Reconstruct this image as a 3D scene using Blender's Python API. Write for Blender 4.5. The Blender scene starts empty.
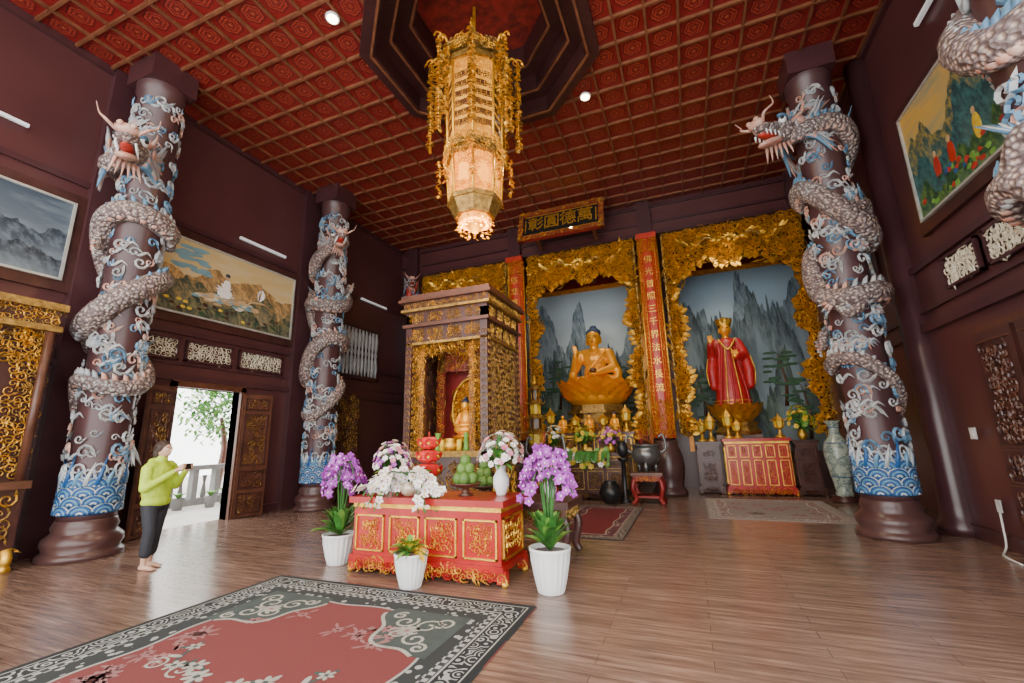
import bpy, math, random
from mathutils import Vector, Matrix
V=Vector
random.seed(7)
PI=math.pi
# ------------------------------------------------------------------ node helper
class NT:
    def __init__(s,name):
        s.mat=bpy.data.materials.new(name); s.mat.use_nodes=True
        s.t=s.mat.node_tree; s.n=s.t.nodes; s.l=s.t.links
        s.b=s.n['Principled BSDF']
    def new(s,ty,**k):
        n=s.n.new(ty)
        for a,b in k.items(): setattr(n,a,b)
        return n
    def put(s,sock,v):
        if isinstance(v,bpy.types.NodeSocket): s.l.new(v,sock)
        elif isinstance(v,(tuple,list)) and len(v)==3 and sock.type=='RGBA': sock.default_value=(*v,1)
        else: sock.default_value=v
    def math(s,op,a,b=0.0,c=0.0,clamp=False):
        n=s.new('ShaderNodeMath',operation=op,use_clamp=clamp)
        s.put(n.inputs[0],a); s.put(n.inputs[1],b); s.put(n.inputs[2],c); return n.outputs[0]
    def mix(s,f,a,b):
        n=s.new('ShaderNodeMix',data_type='RGBA'); s.put(n.inputs[0],f); s.put(n.inputs[6],a); s.put(n.inputs[7],b); return n.outputs[2]
    def coord(s,w='Object'):
        return s.new('ShaderNodeTexCoord').outputs[w]
    def sep(s,v):
        n=s.new('ShaderNodeSeparateXYZ'); s.l.new(v,n.inputs[0]); return n.outputs
    def comb(s,x,y,z):
        n=s.new('ShaderNodeCombineXYZ'); s.put(n.inputs[0],x); s.put(n.inputs[1],y); s.put(n.inputs[2],z); return n.outputs[0]
    def noise(s,v,sc,det=3,rough=.5):
        n=s.new('ShaderNodeTexNoise'); s.l.new(v,n.inputs['Vector']); n.inputs['Scale'].default_value=sc
        n.inputs['Detail'].default_value=det; n.inputs['Roughness'].default_value=rough; return n.outputs[0]
    def voro(s,v,sc,feat='F1'):
        n=s.new('ShaderNodeTexVoronoi',feature=feat); s.l.new(v,n.inputs['Vector']); n.inputs['Scale'].default_value=sc; return n.outputs[0]
    def ramp(s,f,stops,interp='LINEAR'):
        n=s.new('ShaderNodeValToRGB'); r=n.color_ramp; r.interpolation=interp
        while len(r.elements)<len(stops): r.elements.new(.5)
        for e,(p,c) in zip(r.elements,stops): e.position=p; e.color=(*c,1)
        s.put(n.inputs[0],f); return n.outputs[0]
    def bump(s,h,st=.3,d=.02):
        n=s.new('ShaderNodeBump'); n.inputs['Strength'].default_value=st; n.inputs['Distance'].default_value=d
        s.l.new(h,n.inputs['Height']); s.l.new(n.outputs[0],s.b.inputs['Normal'])
    def fin(s,col,rough=.5,metal=0,emit=0,ecol=None):
        s.put(s.b.inputs['Base Color'],col); s.put(s.b.inputs['Roughness'],rough); s.put(s.b.inputs['Metallic'],metal)
        if emit: s.put(s.b.inputs['Emission Color'],ecol if ecol is not None else col); s.b.inputs['Emission Strength'].default_value=emit
        return s.mat
def mt(name,col,rough=.5,metal=0.,col2=None,vs=6.,bump=0.,bs=40.,emit=0,stretch=None):
    n=NT(name); c=n.coord()
    if stretch:
        m=n.new('ShaderNodeMapping'); m.inputs['Scale'].default_value=stretch; n.l.new(c,m.inputs[0]); c=m.outputs[0]
    if col2 is None: col2=tuple(x*.72 for x in col)
    no=n.noise(c,vs,4); f=n.math('MULTIPLY_ADD',no,2.4,-.7,clamp=True)
    cc=n.mix(f,col2,col)
    if bump: n.bump(n.noise(c,bs,2),bump)
    return n.fin(cc,rough,metal,emit)
GOLD=mt('carved_gold',(.95,.58,.08),.33,.75,(.6,.3,.03),9,.4,60)
LGOLD=mt('lantern_lit_gold',(.95,.5,.04),.35,.7,(.62,.28,.015),9,.3,60,emit=.12)  # weak emission in the material makes the gold trim look lit
GOLD2=mt('statue_gold',(1.0,.46,.025),.34,.4,(.85,.33,.015),3,.1,20)
OLDG=mt('aged_gold',(.5,.3,.07),.4,.6,(.17,.085,.02),14,.5,70)
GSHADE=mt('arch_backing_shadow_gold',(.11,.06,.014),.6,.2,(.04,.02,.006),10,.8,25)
DWOOD=mt('dark_lacquer_wood',(.075,.026,.022),.32,0,(.04,.014,.012),5,.1,30)
BWOOD=mt('brown_wood',(.14,.052,.03),.35,0,(.07,.026,.014),5,.1,30)
RED=mt('red_lacquer',(.48,.018,.016),.3,0,(.32,.01,.01),5)
DRED=mt('dark_red',(.25,.016,.014),.4,0,None,5)
WALLM=mt('maroon_wall_paint',(.095,.033,.034),.3,0,(.075,.026,.027),1.2,.03,30)
TRIMM=mt('maroon_trim',(.07,.026,.03),.28,0,None,3)
WHITE=mt('white_ceramic',(.85,.86,.84),.18,0,(.75,.77,.78),3)
CREAM=mt('cream_lattice',(.72,.68,.55),.5,0,(.5,.45,.33),20)
GREEN=mt('leaf_green',(.07,.25,.045),.45,0,(.03,.13,.02),12)
LGREEN=mt('light_leaf_green',(.22,.45,.07),.5,0,(.1,.28,.04),12)
PURP=mt('orchid_purple',(.5,.09,.58),.5,0,(.34,.045,.4),20)
PETW=mt('orchid_white',(.95,.93,.9),.5,0,(.85,.8,.78),20)
PINK=mt('pink_petal',(.8,.3,.45),.5,0,(.6,.15,.3),20)
YEL=mt('yellow_petal',(.85,.6,.04),.5,0,None,20)
BLACK=mt('black_iron',(.02,.02,.022),.35,.3)
BRONZE=mt('grey_bronze',(.2,.2,.19),.3,.6,(.08,.08,.08),10)
STEEL=mt('plastic_white',(.75,.76,.76),.4)
GLOW=mt('lamp_glow',(1,.85,.55),.5,0,(1,.85,.55),1,emit=16)
TUBE=mt('faint_tube_lamp',(.8,.84,.86),.3,0,(.8,.84,.86),1,emit=.25)  # tubes carry a faint emission of their own
HAIR0=mt('statue_hair',(.03,.04,.08),.5)
# ------------------------------------------------------------------ mesh builder
class MB:
    def __init__(s): s.v=[];s.f=[];s.m=[];s.s=[];s.mats=[]
    def add(s,vs,fs,mat,sm=False,M=None):
        o=len(s.v)
        if M is not None: vs=[M@V(p) for p in vs]
        s.v.extend([tuple(p) for p in vs])
        if mat not in s.mats: s.mats.append(mat)
        k=s.mats.index(mat)
        for f in fs: s.f.append([i+o for i in f]); s.m.append(k); s.s.append(sm)
    def box(s,x0,x1,y0,y1,z0,z1,mat,M=None):
        vs=[(x,y,z) for x in(x0,x1) for y in(y0,y1) for z in(z0,z1)]
        s.add(vs,[(0,1,3,2),(4,6,7,5),(0,4,5,1),(2,3,7,6),(0,2,6,4),(1,5,7,3)],mat,False,M)
    def lathe(s,prof,mat,c=(0,0,0),n=24,M=None,sm=True,a0=0):
        vs=[];fs=[]
        for r,z in prof:
            for i in range(n):
                a=2*PI*i/n+a0; vs.append((c[0]+r*math.cos(a),c[1]+r*math.sin(a),c[2]+z))
        k=len(prof)
        for j in range(k-1):
            for i in range(n):
                fs.append((j*n+i,j*n+(i+1)%n,(j+1)*n+(i+1)%n,(j+1)*n+i))
        fs.append(tuple(range(n))[::-1]); fs.append(tuple((k-1)*n+i for i in range(n)))
        s.add(vs,fs,mat,sm,M)
    def ell(s,c,r,mat,n=14,m=9,M=None,R=None):
        if not isinstance(r,(tuple,list)): r=(r,r,r)
        vs=[];fs=[]
        for j in range(m+1):
            t=PI*(j+.0)/m; t=max(.02,min(PI-.02,t))
            for i in range(n):
                a=2*PI*i/n; p=V((r[0]*math.sin(t)*math.cos(a),r[1]*math.sin(t)*math.sin(a),-r[2]*math.cos(t)))
                if R is not None: p=R@p
                vs.append(p+V(c))
        for j in range(m):
            for i in range(n): fs.append((j*n+i,j*n+(i+1)%n,(j+1)*n+(i+1)%n,(j+1)*n+i))
        fs.append(tuple(range(n))[::-1]); fs.append(tuple(m*n+i for i in range(n)))
        s.add(vs,fs,mat,True,M)
    def tube(s,pts,rad,mat,n=8,M=None,flat=1.0,up=None,sm=True,roundcap=False):
        pts=[V(p) for p in pts]
        if not isinstance(rad,(list,tuple)): rad=[rad]*len(pts)
        rad=list(rad)
        if roundcap:
            d0=(pts[0]-pts[1]).normalized(); d1=(pts[-1]-pts[-2]).normalized()
            P=[];Rr=[]
            for a in (80,50,25): P.append(pts[0]+d0*rad[0]*math.sin(math.radians(a))); Rr.append(rad[0]*math.cos(math.radians(a)))
            Q=[];Rq=[]
            for a in (25,50,80): Q.append(pts[-1]+d1*rad[-1]*math.sin(math.radians(a))); Rq.append(rad[-1]*math.cos(math.radians(a)))
            pts=P+pts+Q; rad=Rr+rad+Rq
        k=len(pts); vs=[];fs=[]
        prev=V(up) if up is not None else None
        for j in range(k):
            t=(pts[min(j+1,k-1)]-pts[max(j-1,0)])
            if t.length<1e-9: t=V((0,0,1))
            t.normalize()
            if prev is None:
                prev=V((0,0,1)) if abs(t.z)<.9 else V((1,0,0))
            u=prev-t*prev.dot(t)
            if u.length<1e-5: u=t.orthogonal()
            u.normalize(); w=t.cross(u); prev=u
            for i in range(n):
                a=2*PI*i/n; vs.append(pts[j]+u*(rad[j]*flat*math.cos(a))+w*(rad[j]*math.sin(a)))
        for j in range(k-1):
            for i in range(n): fs.append((j*n+i,j*n+(i+1)%n,(j+1)*n+(i+1)%n,(j+1)*n+i))
        fs.append(tuple(range(n))[::-1]); fs.append(tuple((k-1)*n+i for i in range(n)))
        s.add(vs,fs,mat,sm,M)
    def cap(s,a,b,r0,r1,mat,n=12,M=None): s.tube([a,V(a).lerp(V(b),.5),b],[r0,(r0+r1)/2,r1],mat,n,M,roundcap=True)
    def scroll(s,C,U,W,N,size,mat,hand=1,turns=1.25,th=.14,seg=11,leaf=True):
        C=V(C);U=V(U);W=V(W);N=V(N); vs=[];fs=[]
        for j in range(seg+1):
            t=j/seg; a=t*turns*2*PI*hand; r=size*(1-.82*t); w=size*th*(1-.4*t)
            d=U*math.cos(a)+W*math.sin(a)
            p=C+d*r
            vs+= [p+d*w, p+N*(w*1.6), p-d*w]
        for j in range(seg):
            o=j*3
            fs+=[(o,o+3,o+4,o+1),(o+1,o+4,o+5,o+2)]
        fs.append((seg*3,seg*3+2,seg*3+1))
        if leaf:
            o=len(vs); tn=W*hand*-1
            b=C+U*size
            vs+=[b+U*size*.18,b-U*size*.3,b+tn*size*.9+U*size*.35,b+tn*size*.35+N*size*.25]
            fs+=[(o,o+3,o+1),(o,o+2,o+3),(o+1,o+3,o+2)]
        s.add(vs,fs,mat,False)
    def carve(s,inside,u0,u1,v0,v1,size,O,U,W,N,mat,mat2=None,dens=1.0):
        O=V(O);U=V(U);W=V(W);N=V(N)
        st=size*1.25/math.sqrt(dens)
        nu=max(1,int(round((u1-u0)/st)));nv=max(1,int(round((v1-v0)/st)))
        for i in range(nu):
            for j in range(nv):
                u=u0+(i+.5+random.uniform(-.3,.3))*(u1-u0)/nu; v=v0+(j+.5+random.uniform(-.3,.3))*(v1-v0)/nv
                if inside is not None and not inside(u,v): continue
                a=random.uniform(0,2*PI); d=U*math.cos(a)+W*math.sin(a); e=N.cross(d)
                s.scroll(O+U*u+W*v+N*random.uniform(0,size*.25),d,e,N,size*random.uniform(.75,1.05),
                         mat2 if (mat2 and random.random()<.3) else mat,random.choice((-1,1)))
    def petal(s,base,d,up,l,w,mat,curl=.3):
        base=V(base);d=V(d).normalized();up=V(up).normalized();sd=d.cross(up).normalized()
        vs=[];fs=[]
        pr=[(0,.35),(.35,.95),(.7,.85),(1,.05)]
        for t,ww in pr:
            c=base+d*(l*t)+up*(curl*l*t*t)
            vs+=[c-sd*w*ww*.5+up*w*.12*ww,c-up*w*.05,c+sd*w*ww*.5+up*w*.12*ww]
        for j in range(3):
            o=j*3; fs+=[(o,o+1,o+4,o+3),(o+1,o+2,o+5,o+4)]
        s.add(vs,fs,mat,True)
    def flower(s,c,nrm,r,mat,cm=None,k=5):
        nrm=V(nrm).normalized(); u=nrm.orthogonal().normalized(); w=nrm.cross(u); a0=random.uniform(0,6)
        for i in range(k):
            a=a0+2*PI*i/k; s.petal(c,u*math.cos(a)+w*math.sin(a),nrm,r,r*.8,mat,.15)
        if cm: s.ell(V(c)+nrm*r*.12,r*.2,cm,6,4)
    def leaf(s,b,d,l,w,mat,droop=.5):
        b=V(b);d=V(d); h=V((d.x,d.y,0)); sd=V((-h.y,h.x,0)).normalized() if h.length>1e-4 else V((1,0,0))
        vs=[];fs=[];N=6
        for j in range(N+1):
            t=j/N; ww=w*math.sin(PI*min(1,.12+t*.88))**.7 if t<1 else .0
            p=b+d.normalized()*(l*t)+V((0,0,-droop*l*t*t))
            vs+=[p-sd*ww*.5+V((0,0,ww*.15)),p,p+sd*ww*.5+V((0,0,ww*.15))]
        for j in range(N):
            o=j*3; fs+=[(o,o+1,o+4,o+3),(o+1,o+2,o+5,o+4)]
        s.add(vs,fs,mat,True)
    def fell(s,x,y,rx,ry,a,mat,z):
        vs=[(x+rx*math.cos(t)*math.cos(a)-ry*math.sin(t)*math.sin(a),y+rx*math.cos(t)*math.sin(a)+ry*math.sin(t)*math.cos(a),z) for t in [i*PI/5 for i in range(10)]]
        s.add(vs,[tuple(range(10))],mat)
    def fflower(s,x,y,r,mat,cm,z,k=6):
        a0=random.uniform(0,3)
        for i in range(k):
            a=a0+2*PI*i/k; s.fell(x+r*.6*math.cos(a),y+r*.6*math.sin(a),r*.42,r*.24,a,mat,z)
        if cm: s.fell(x,y,r*.25,r*.25,0,cm,z+.0008)
    def ribbon(s,pts,w,mat,z):
        vs=[];fs=[]; n=len(pts)
        for j in range(n):
            a=pts[max(j-1,0)];c=pts[min(j+1,n-1)]; dx,dy=c[0]-a[0],c[1]-a[1]; L=math.hypot(dx,dy) or 1
            vs+=[(pts[j][0]-dy/L*w,pts[j][1]+dx/L*w,z),(pts[j][0]+dy/L*w,pts[j][1]-dx/L*w,z)]
        for j in range(n-1): fs.append((2*j,2*j+1,2*j+3,2*j+2))
        s.add(vs,fs,mat)
    def fspiral(s,x,y,r,a0,hand,mat,z,w=.012,turns=1.3):
        s.ribbon([(x+r*(1-.8*t)*math.cos(a0+hand*t*turns*2*PI),y+r*(1-.8*t)*math.sin(a0+hand*t*turns*2*PI)) for t in [i/18 for i in range(19)]],w,mat,z)
    def obj(s,name,parent=None,loc=None):
        me=bpy.data.meshes.new(name); me.from_pydata(s.v,[],s.f)
        for m in s.mats: me.materials.append(m)
        me.polygons.foreach_set('material_index',s.m); me.polygons.foreach_set('use_smooth',s.s)
        me.update()
        o=bpy.data.objects.new(name,me); bpy.context.collection.objects.link(o)
        if parent: o.parent=parent
        if loc: o.location=loc
        return o
    def remesh(s,name,mat,vox,parent=None,smooth=4):
        o=s.obj(name)
        m=o.modifiers.new('r','REMESH'); m.mode='VOXEL'; m.voxel_size=vox; m.use_smooth_shade=True
        if smooth:
            k=o.modifiers.new('s','SMOOTH'); k.iterations=smooth; k.factor=.5
        dg=bpy.context.evaluated_depsgraph_get(); dg.update()
        me=bpy.data.meshes.new_from_object(o.evaluated_get(dg))
        o.modifiers.clear(); o.data=me; me.materials.clear(); me.materials.append(mat)
        me.polygons.foreach_set('use_smooth',[True]*len(me.polygons))
        me.polygons.foreach_set('material_index',[0]*len(me.polygons))
        if parent: o.parent=parent
        return o
def empty(name,loc=(0,0,0)):
    e=bpy.data.objects.new(name,None); bpy.context.collection.objects.link(e); e.location=loc; return e
def bez(p,n=12):
    p=[V(q) for q in p]; out=[]
    for i in range(len(p)-1):
        p0=p[max(i-1,0)];p1=p[i];p2=p[i+1];p3=p[min(i+2,len(p)-1)]
        for j in range(n):
            t=j/n
            out.append(.5*((2*p1)+(p2-p0)*t+(2*p0-5*p1+4*p2-p3)*t*t+(3*p1-p0-3*p2+p3)*t**3))
    out.append(p[-1]); return out
def plane(name,O,U,W,mat,parent=None,n=1):
    O=V(O);U=V(U);W=V(W)
    me=bpy.data.meshes.new(name); me.from_pydata([O,O+U,O+U+W,O+W],[],[(0,1,2,3)])
    uv=me.uv_layers.new(); 
    for i,c in enumerate(((0,0),(1,0),(1,1),(0,1))): uv.data[i].uv=c
    me.materials.append(mat); o=bpy.data.objects.new(name,me); bpy.context.collection.objects.link(o)
    if parent: o.parent=parent
    return o
# ------------------------------------------------------------------ room
XL,XR,YF,YB,YM,H=-9.0,3.6,-3.0,12.4,14.25,8.14
OCX,OCY,OA=-2.72,5.72,1.82
n=NT('wood_plank_floor'); c=n.coord(); br=n.new('ShaderNodeTexBrick'); n.l.new(c,br.inputs['Vector'])
br.inputs['Scale'].default_value=1; br.inputs['Brick Width'].default_value=1.5; br.inputs['Row Height'].default_value=.15
br.inputs['Mortar Size'].default_value=.0025; br.inputs['Color1'].default_value=(.32,.205,.155,1); br.inputs['Color2'].default_value=(.225,.14,.105,1); br.inputs['Mortar'].default_value=(.09,.055,.043,1)
mp=n.new('ShaderNodeMapping'); mp.inputs['Scale'].default_value=(.9,13,1); n.l.new(c,mp.inputs[0])
g=n.noise(mp.outputs[0],1.7,7,.72)
col=n.mix(n.math('MULTIPLY_ADD',g,3.2,-1.0,clamp=True),(.1,.06,.047),br.outputs[0])
col=n.mix(n.math('MULTIPLY_ADD',g,3.2,-1.75,clamp=True),col,(.38,.27,.22))
rg=n.math('MULTIPLY_ADD',g,.15,.15)
n.bump(g,.03,.01)
FLOORM=n.fin(col,rg)
b=MB(); b.box(XL-.2,XR+.2,YF,YM+.2,-.15,0,FLOORM); b.obj('floor')
CELL=.5
n=NT('red_coffer_panel'); c=n.coord(); sx,sy,sz=n.sep(c)
fx=n.math('SUBTRACT',n.math('FRACT',n.math('DIVIDE',n.math('SUBTRACT',sx,XL),CELL)),.5)
fy=n.math('SUBTRACT',n.math('FRACT',n.math('DIVIDE',n.math('SUBTRACT',sy,YF),CELL)),.5)
r=n.math('SQRT',n.math('ADD',n.math('MULTIPLY',fx,fx),n.math('MULTIPLY',fy,fy)))
th=n.math('ARCTAN2',fy,fx)
r2=n.math('MULTIPLY_ADD',n.math('SINE',n.math('MULTIPLY',th,6)),.02,r)
pc=n.ramp(r2,[(0,(.4,.13,.05)),(.07,(.25,.02,.015)),(.12,(.04,.004,.005)),(.17,(.42,.055,.03)),(.22,(.05,.004,.005)),(.27,(.42,.055,.03)),(.32,(.04,.003,.004)),(.37,(.22,.012,.011)),(.6,(.2,.011,.01))])
nz=n.noise(c,22,2)
pc=n.mix(n.math('MULTIPLY_ADD',nz,1.8,-.6,clamp=True),pc,(.12,.007,.008))
CEILM=n.fin(pc,.4)
GRIDM=mt('coffer_beam_gold_brown',(.22,.085,.04),.4,.1,(.13,.045,.022),6)
def octa(ap,cx=OCX,cy=OCY):
    R=ap/math.cos(PI/8); return [(cx+R*math.cos(PI/8+i*PI/4),cy+R*math.sin(PI/8+i*PI/4)) for i in range(8)]
b=MB()
zc=H
x0,x1,y0,y1=OCX-OA,OCX+OA,OCY-OA,OCY+OA
for (a,bb,cc,dd) in ((XL,x0,YF,YB),(x1,XR,YF,YB),(x0,x1,YF,y0),(x0,x1,y1,YB)):
    b.box(a,bb,cc,dd,zc,zc+.08,CEILM)
k=OA*math.tan(PI/8)
for sxx in(-1,1):
    for syy in(-1,1):
        X=OCX+sxx*OA;Y=OCY+syy*OA
        tri=[(X,Y,zc),(OCX+sxx*k,Y,zc),(X,OCY+syy*k,zc)]
        b.add(tri+[(p[0],p[1],zc+.08) for p in tri],[(0,1,2),(3,4,5),(0,1,4,3),(1,2,5,4),(2,0,3,5)],CEILM)
bw=.02
i=0
while XL+i*CELL<=XR+.01:
    x=XL+i*CELL; dx=abs(x-OCX)
    if dx<OA:
        lim=min(OA,OA*math.sqrt(2)-dx)
        for a,e in ((YF,OCY-lim),(OCY+lim,YB)): b.box(x-bw,x+bw,a,e,zc-.05,zc,GRIDM)
    else: b.box(x-bw,x+bw,YF,YB,zc-.05,zc,GRIDM)
    i+=1
i=0
while YF+i*CELL<=YB+.01:
    y=YF+i*CELL; dy=abs(y-OCY)
    if dy<OA:
        lim=min(OA,OA*math.sqrt(2)-dy)
        for a,e in ((XL,OCX-lim),(OCX+lim,XR)): b.box(a,e,y-bw,y+bw,zc-.055,zc,GRIDM)
    else: b.box(XL,XR,y-bw,y+bw,zc-.055,zc,GRIDM)
    i+=1
b.obj('ceiling')
b=MB()
def ring(b,ap0,ap1,z0,z1,mat):
    A=octa(ap0);B=octa(ap1)
    vs=[(x,y,z0) for x,y in A]+[(x,y,z0) for x,y in B]+[(x,y,z1) for x,y in A]+[(x,y,z1) for x,y in B]
    fs=[]
    for i in range(8):
        j=(i+1)%8
        fs+=[(i,j,8+j,8+i),(16+i,24+i,24+j,16+j),(i,16+i,16+j,j),(8+i,8+j,24+j,24+i)]
    b.add(vs,fs,mat)
DOCT=mt('recess_dark_wood',(.05,.016,.016),.35)
ring(b,1.93,1.68,H-.12,H+.3,DOCT)
ring(b,1.76,1.72,H-.16,H-.1,GRIDM)
ring(b,1.7,1.4,H+.18,H+.6,DOCT); ring(b,1.46,1.42,H+.14,H+.2,GRIDM)
ring(b,1.42,1.08,H+.5,H+.95,DOCT); ring(b,1.15,1.11,H+.46,H+.52,GRIDM)
RECP=mt('recess_carved_panel',(.3,.03,.02),.4,0,(.08,.012,.01),7,.6,9)
A=octa(1.2); b.add([(x,y,H+.93) for x,y in A],[tuple(range(8))],RECP)
b.obj('ceiling_recess_frame')
DY0,DY1,DZ=5.35,6.65,2.6
def wallbox(name,boxes,mat=WALLM):
    b=MB()
    for q in boxes: b.box(*q,mat)
    return b.obj(name)
wallbox('wall_left',[(XL-.2,XL,1.2,DY0,0,H),(XL-.2,XL,DY1,YM,0,H),(XL-.2,XL,DY0,DY1,DZ,H),(XL-.2,XL,YF,1.2,3.4,H)])  # low front stretch, out of view, left open to admit more sky light
wallbox('wall_right',[(XR,XR+.2,4.4,YM,0,H),(XR,XR+.2,YF,4.4,3.6,H)])  # unseen front stretch opened below to bring sky light onto the floor
wallbox('wall_back',[(XL-.2,XR+.2,YM,YM+.2,0,H)])
wallbox('ceiling_niche',[(XL,XR,YB,YM,7.35,7.5)],DWOOD)
b=MB()
b.box(XL,XR,YB-.1,YB+.25,7.1,H,WALLM)
for z,t in ((7.1,.12),(7.45,.06),(7.95,.1)): b.box(XL,XR,YB-.18,YB-.1,z,z+t,TRIMM)
for x in(-8.45,-4.62,-.62,3.15): b.box(x-.2,x+.2,YB-.3,YB-.1,7.1,H,TRIMM)
b.obj('trim_1')
b=MB()
for z,t,d in ((0,.18,.05),(2.72,.12,.08),(3.6,.1,.07),(5.75,.1,.05),(H-.12,.12,.08),(3.02,.05,.04)):
    segs=[(1.2,DY0-.75),(DY1+.75,YM)] if z==0 else [(1.2,YM)]
    for a,e in segs: b.box(XL,XL+d,a,e,z,z+t,TRIMM)
for y in (3.9,8.2): b.box(XL,XL+.14,y-.35,y+.35,0,H,TRIMM)
b.obj('trim_2')
b=MB()
for z,t,d in ((0,.18,.05),(2.95,.12,.08),(3.25,.05,.05),(3.9,.1,.06),(H-.12,.12,.08)): b.box(XR-d,XR,4.4,YM,z,z+t,TRIMM)
b.obj('trim_3')
b=MB()
for y in (8.75,): b.lathe([(.3,0),(.3,.12),(.24,.2),(.22,.4),(.22,H)],TRIMM,(XR-.02,y,0),20)
b.obj('trim_4')
def lattice_panel(b,O,U,W,N,w,h,mat=CREAM,frame=TRIMM,size=.075):
    O=V(O);U=V(U);W=V(W);N=V(N)
    def bx(u0,u1,v0,v1,d0,d1,m):
        vs=[O+U*u+W*v+N*d for u in(u0,u1) for v in(v0,v1) for d in(d0,d1)]
        b.add(vs,[(0,1,3,2),(4,6,7,5),(0,4,5,1),(2,3,7,6),(0,2,6,4),(1,5,7,3)],m)
    bx(0,w,0,h,.0,.015,DWOOD)
    for q in((0,w,0,.035),(0,w,h-.035,h),(0,.035,0,h),(w-.035,w,0,h)): bx(*q,0,.06,frame)
    b.carve(None,.05,w-.05,.05,h-.05,size,O+N*.02,U,W,N,mat,None,1.3)
b=MB()
for a,e in ((4.35,5.28),(5.4,6.35),(6.5,7.6)): lattice_panel(b,(XL+.03,a,3.1),(0,1,0),(0,0,1),(1,0,0),e-a,.42)
b.obj('window_1')
BAL=mt('grey_baluster',(.45,.47,.48),.5)
b=MB()
y0,y1=9.1,11.1
b.box(XL,XL+.05,y0,y1,3.3,4.9,DWOOD)
for q in((y0,y1,3.3,3.4),(y0,y1,4.8,4.9),(y0,y0+.08,3.3,4.9),(y1-.08,y1,3.3,4.9)): b.box(XL,XL+.12,*q,TRIMM)
for i in range(12):
    b.lathe([(.03,0),(.04,.1),(.07,.25),(.055,.45),(.03,.6),(.055,.7),(.03,.8),(.055,.95),(.07,1.15),(.04,1.3),(.03,1.4)],BAL,(XL+.1,y0+.17+i*.152,3.4),8)
b.obj('window_2')
b=MB()
for a,e in ((4.9,6.65),(6.8,7.6)):
    lattice_panel(b,(XR-.03,e,3.38),(0,-1,0),(0,0,1),(-1,0,0),(e-a),.45,size=.09)
b.obj('window_3')
b=MB()
y0,y1=9.6,11.6
b.box(XR-.05,XR,y0,y1,3.9,5.6,DWOOD)
for i in range(8): b.lathe([(.04,0),(.09,.3),(.04,.7),(.09,1.1),(.04,1.5)],WHITE,(XR-.1,y0+.2+i*.22,4.0),8)
for q in((y0,y1,3.9,4.0),(y0,y1,5.5,5.6)): b.box(XR-.12,XR,*q,TRIMM)
b.obj('window_4')
def door_leaf(name,hinge,ang,w,h,flip=1):
    b=MB(); t=.05
    b.box(0,w,-t/2,t/2,0.02,h,BWOOD)
    for a,e in((.08,.5),(.58,.95),(1.05,h-.42),(h-.34,h-.08)):
        for sd in(-1,1):
            y=sd*(t/2)
            for q in((.06,w-.06,a,a+.03),(.06,w-.06,e-.03,e),(.06,.09,a,e),(w-.09,w-.06,a,e)):
                b.box(q[0],q[1],min(y,y+sd*.02),max(y,y+sd*.02),q[2],q[3],DWOOD)
            b.carve(None,.12,w-.12,a+.05,e-.05,.07,(0,y,0),(1,0,0),(0,0,1),(0,sd,0),BWOOD,OLDG)
    o=b.obj(name); o.location=hinge; o.rotation_euler=(0,0,ang); return o
door_leaf('door_1',(XL+.09,DY0-.03,0),math.radians(-66),.66,DZ-.04)
door_leaf('door_2',(XL+.09,DY1+.03,0),math.radians(76),.62,DZ-.04)
b=MB()
for q in ((DY0-.1,DY0,0,DZ+.1),(DY1,DY1+.1,0,DZ+.1),(DY0-.1,DY1+.1,DZ,DZ+.12)): b.box(XL-.2,XL+.07,*q,BWOOD)
b.obj('trim_5')
b=MB()
b.box(XL,XL+.06,9.2,10.4,0,2.9,BWOOD)
b.carve(None,9.3,10.3,.2,2.8,.1,(XL+.06,0,0),(0,1,0),(0,0,1),(1,0,0),OLDG,BWOOD)
b.obj('door_3')
b=MB()
b.box(XR-.08,XR,4.85,7.3,0,2.75,BWOOD)
for k in range(3):
    a=4.95+k*.78; e=a+.7
    b.box(XR-.13,XR-.08,a,e,.1,2.65,DWOOD)
    for z0,z1 in((.2,.8),(.9,1.2),(1.3,2.5)):
        b.carve(None,a+.12,e-.12,z0+.04,z1-.04,.07,(XR-.13,0,0),(0,1,0),(0,0,1),(-1,0,0),BWOOD,DWOOD)
        for q in((a+.04,e-.04,z0-.04,z0-.02),(a+.04,e-.04,z1+.02,z1+.04)): b.box(XR-.15,XR-.13,*q,BWOOD)
b.obj('door_4')
b=MB(); b.box(XL+.05,XL+.1,6.2,7.4,6.0,6.06,TUBE); b.obj('wall_tube_lamp')
b=MB(); b.box(XL+.05,XL+.1,10.2,11.4,5.75,5.81,TUBE); b.obj('wall_tube_lamp')
b=MB(); b.box(XR-.1,XR-.05,6.0,6.8,7.0,7.06,TUBE); b.obj('wall_tube_lamp')
b=MB(); b.box(XL+.05,XL+.1,2.1,2.7,6.3,6.35,TUBE); b.obj('wall_tube_lamp')
b=MB(); b.box(XR-.07,XR-.05,7.8,7.92,1.35,1.5,STEEL); b.box(XR-.075,XR-.07,7.83,7.89,1.38,1.47,WHITE); b.obj('wall_socket')
b=MB(); b.box(XR-.07,XR-.05,7.65,7.73,.45,.6,STEEL); b.tube(bez([(XR-.07,7.68,.45),(XR-.12,7.6,.1),(XR-.2,7.5,.02),(XR-.3,7.3,.015),(XR-.35,6.9,.015)],6),.012,WHITE,6); b.obj('power_cable')
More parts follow.
